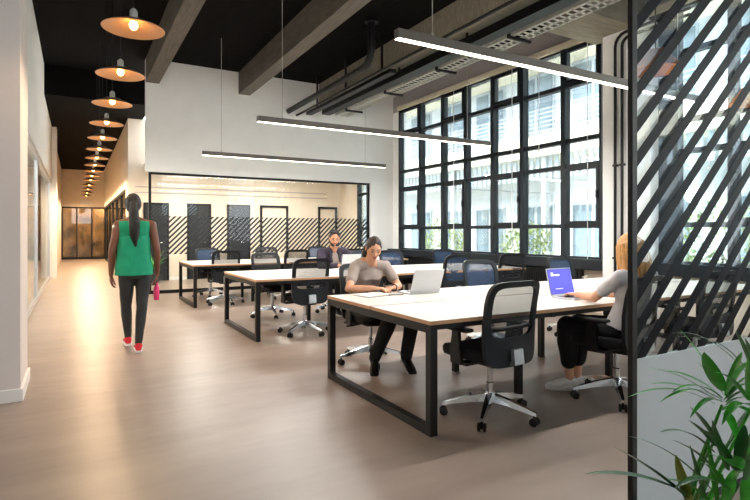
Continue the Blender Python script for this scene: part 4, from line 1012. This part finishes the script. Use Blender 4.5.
# ================================================================== OUTDOORS
struct(obj('ground', box(B(), XW + 0.2, 60, -30, 60, -0.45, -0.25), M['pave']), None)
def building():
    t = thing('apartment_building', 'pale building with balconies across the yard beyond the windows', 'building', (15.0, 0, -0.25))
    bm = B(); box(bm, 1.4, 6, -25, 45, 0, 12); obj('wall', bm, M['facade'], t)
    for z in (4.4, 8.0):
        bm = B(); box(bm, 0, 1.4, -25, 45, z, z + 0.75); obj('balcony_slab', bm, M['slab'], t)
    bm = B(); y = -25
    while y < 45:
        box(bm, 0.3, 0.36, y, y + 0.16, 3.55, 4.4); y += 0.30
    obj('slat_blind', bm, M['slats'], t)
    for z in (5.15, 8.75):
        bm = B(); y = -25
        for k in range(6): box(bm, 0.06, 0.10, -25, 45, z + 0.16 * (k + 1), z + 0.16 * (k + 1) + 0.035)
        while y < 45:
            box(bm, 0.05, 0.11, y, y + 0.06, z, z + 1.0); y += 2.2
        obj('railing', bm, M['rail'], t)
    for fz in (0.35, 5.6, 9.0):
        y = -24
        while y < 44:
            bm = B(); box(bm, 1.34, 1.4, y, y + 1.9, fz, fz + 2.3); wf = obj('window', bm, M['rail'], t)
            bm = B()
            for s in (0, 0.95): box(bm, 1.31, 1.335, y + 0.08 + s, y + 0.87 + s, fz + 0.08, fz + 2.22)
            obj('window_glass', bm, M['outglass'], wf)
            y += 2.75
    bm = B(); y = -24.6
    while y < 45:
        box(bm, 0.2, 0.4, y, y + 0.2, 0, 4.4); y += 5.5
    obj('column', bm, M['facade'], t)
building()
random.seed(11)
def shrub(x, y, r, h, lab):
    t = thing('shrub', lab, 'shrub', (x, y, -0.25), 0, 'shrubs in the yard')
    bm = B()
    for i in range(900):
        a = random.uniform(0, 2*PI); b = math.acos(random.uniform(-0.6, 1)); rr = random.uniform(0.6, 1)
        c = V((r*rr*math.sin(b)*math.cos(a), r*rr*math.sin(b)*math.sin(a), h*0.5 + h*0.5*rr*math.cos(b)))
        d = V((random.uniform(-1, 1), random.uniform(-1, 1), random.uniform(-0.5, 1))).normalized() * 0.09; s, n_ = frame_of(d)
        vs = [bm.verts.new(p) for p in (c - d, c + s*0.04, c + d, c - s*0.04)]; bm.faces.new(vs)
    obj('foliage', bm, M['shrub'], t)
    bm = B(); tube(bm, [(0, 0, 0), (0.02, 0, h*0.6)], [0.05, 0.02], 8); obj('trunk', bm, M['soil'], t)
for x, y, r, h in ((11.0, 5.6, 0.9, 2.3), (12.2, 7.9, 0.8, 1.7), (12.8, 12.5, 0.9, 2.0), (13.2, 17.5, 1.0, 2.2)):
    shrub(x, y, r, h, {5.6: 'yellow-green shrub outside, seen low beside the pillar', 7.9: 'low green shrub outside the middle window columns', 12.5: 'rounded shrub outside the left window columns', 17.5: 'shrub farthest along the yard'}[y])

# ================================================================== LIGHT
wd = bpy.data.worlds.new('sky'); bpy.context.scene.world = wd; wd.use_nodes = True
nt = wd.node_tree; bg = nt.nodes['Background']; bg.inputs['Color'].default_value = (0.88, 0.94, 1.0, 1); bg.inputs['Strength'].default_value = 3.2
s = bpy.data.lights.new('sun', 'SUN'); s.energy = 5.5; s.angle = 0.02; s.color = (1, 0.95, 0.86)
so = bpy.data.objects.new('sun', s); C.objects.link(so); so.rotation_euler = V((0.62, -0.25, -0.74)).to_track_quat('-Z', 'Y').to_euler()
# daylight portals in the window openings
for y0, y1 in ((5.53, 11.62), (-0.4, 4.72), (12.2, 13.95)):
    l = bpy.data.lights.new('window_portal', 'AREA'); l.shape = 'RECTANGLE'; l.size = 3.5; l.size_y = y1 - y0; l.cycles.is_portal = True
    lo = bpy.data.objects.new('window_portal', l); C.objects.link(lo); lo.location = (XW + 0.3, (y0 + y1)/2, 2.66); lo.rotation_euler = (0, PI/2, 0)
# unseen panels added to brighten the meeting room
for i, x in enumerate((2.6, 5.0)):
    t = thing('added_panel_light', ['left unseen panel light added to brighten the meeting room', 'right unseen panel light added to brighten the meeting room'][i], 'added light', (x, 13.6, 2.93))
    bm = B(); box(bm, -0.3, 0.3, -0.3, 0.3, -0.01, 0.02); obj('diffuser', bm, M['led'], t)
    l = bpy.data.lights.new('panel', 'AREA'); l.size = 0.58; l.energy = 36; l.color = (1, 0.92, 0.82)
    lo = bpy.data.objects.new('panel', l); C.objects.link(lo); lo.parent = t; lo.location = (0, 0, -0.02)
l = bpy.data.lights.new('shop_light', 'POINT'); l.energy = 200; l.color = (1, 0.95, 0.88); l.shadow_soft_size = 0.3
lo = bpy.data.objects.new('shop_light', l); C.objects.link(lo); lo.location = (-2.3, 9.5, 2.5)
l = bpy.data.lights.new('hall_fill', 'POINT'); l.energy = 330; l.color = (1, 0.75, 0.45); l.shadow_soft_size = 0.2  # bare lamp added to make the end room visible
lo = bpy.data.objects.new('hall_fill', l); C.objects.link(lo); lo.location = (1.2, YE + 1.2, 2.8)

l = bpy.data.lights.new('side_fill', 'POINT'); l.energy = 160; l.color = (1, 0.75, 0.45); l.shadow_soft_size = 0.2  # bare lamp added to give the side glazing a warm glow
lo = bpy.data.objects.new('side_fill', l); C.objects.link(lo); lo.location = (2.3, 21, 2.8)
# ================================================================== CAMERA
cam = bpy.data.cameras.new('camera'); co = bpy.data.objects.new('camera', cam); C.objects.link(co)
co.location = (0, 0, EYE); co.rotation_euler = (PI/2, 0, -YAW); cam.sensor_width = 36; cam.lens = F / 750 * 36; cam.shift_y = -18 / 750.0; cam.clip_start = 0.05
sc = bpy.context.scene; sc.camera = co
sc.view_settings.view_transform = 'Standard'; sc.view_settings.look = 'None'; sc.view_settings.gamma = 1; sc.view_settings.use_curve_mapping = False
sc.view_settings.exposure = 1.25
sc.cycles.max_bounces = 10; sc.cycles.transparent_max_bounces = 24; sc.cycles.diffuse_bounces = 5
sc.cycles.sample_clamp_indirect = 8
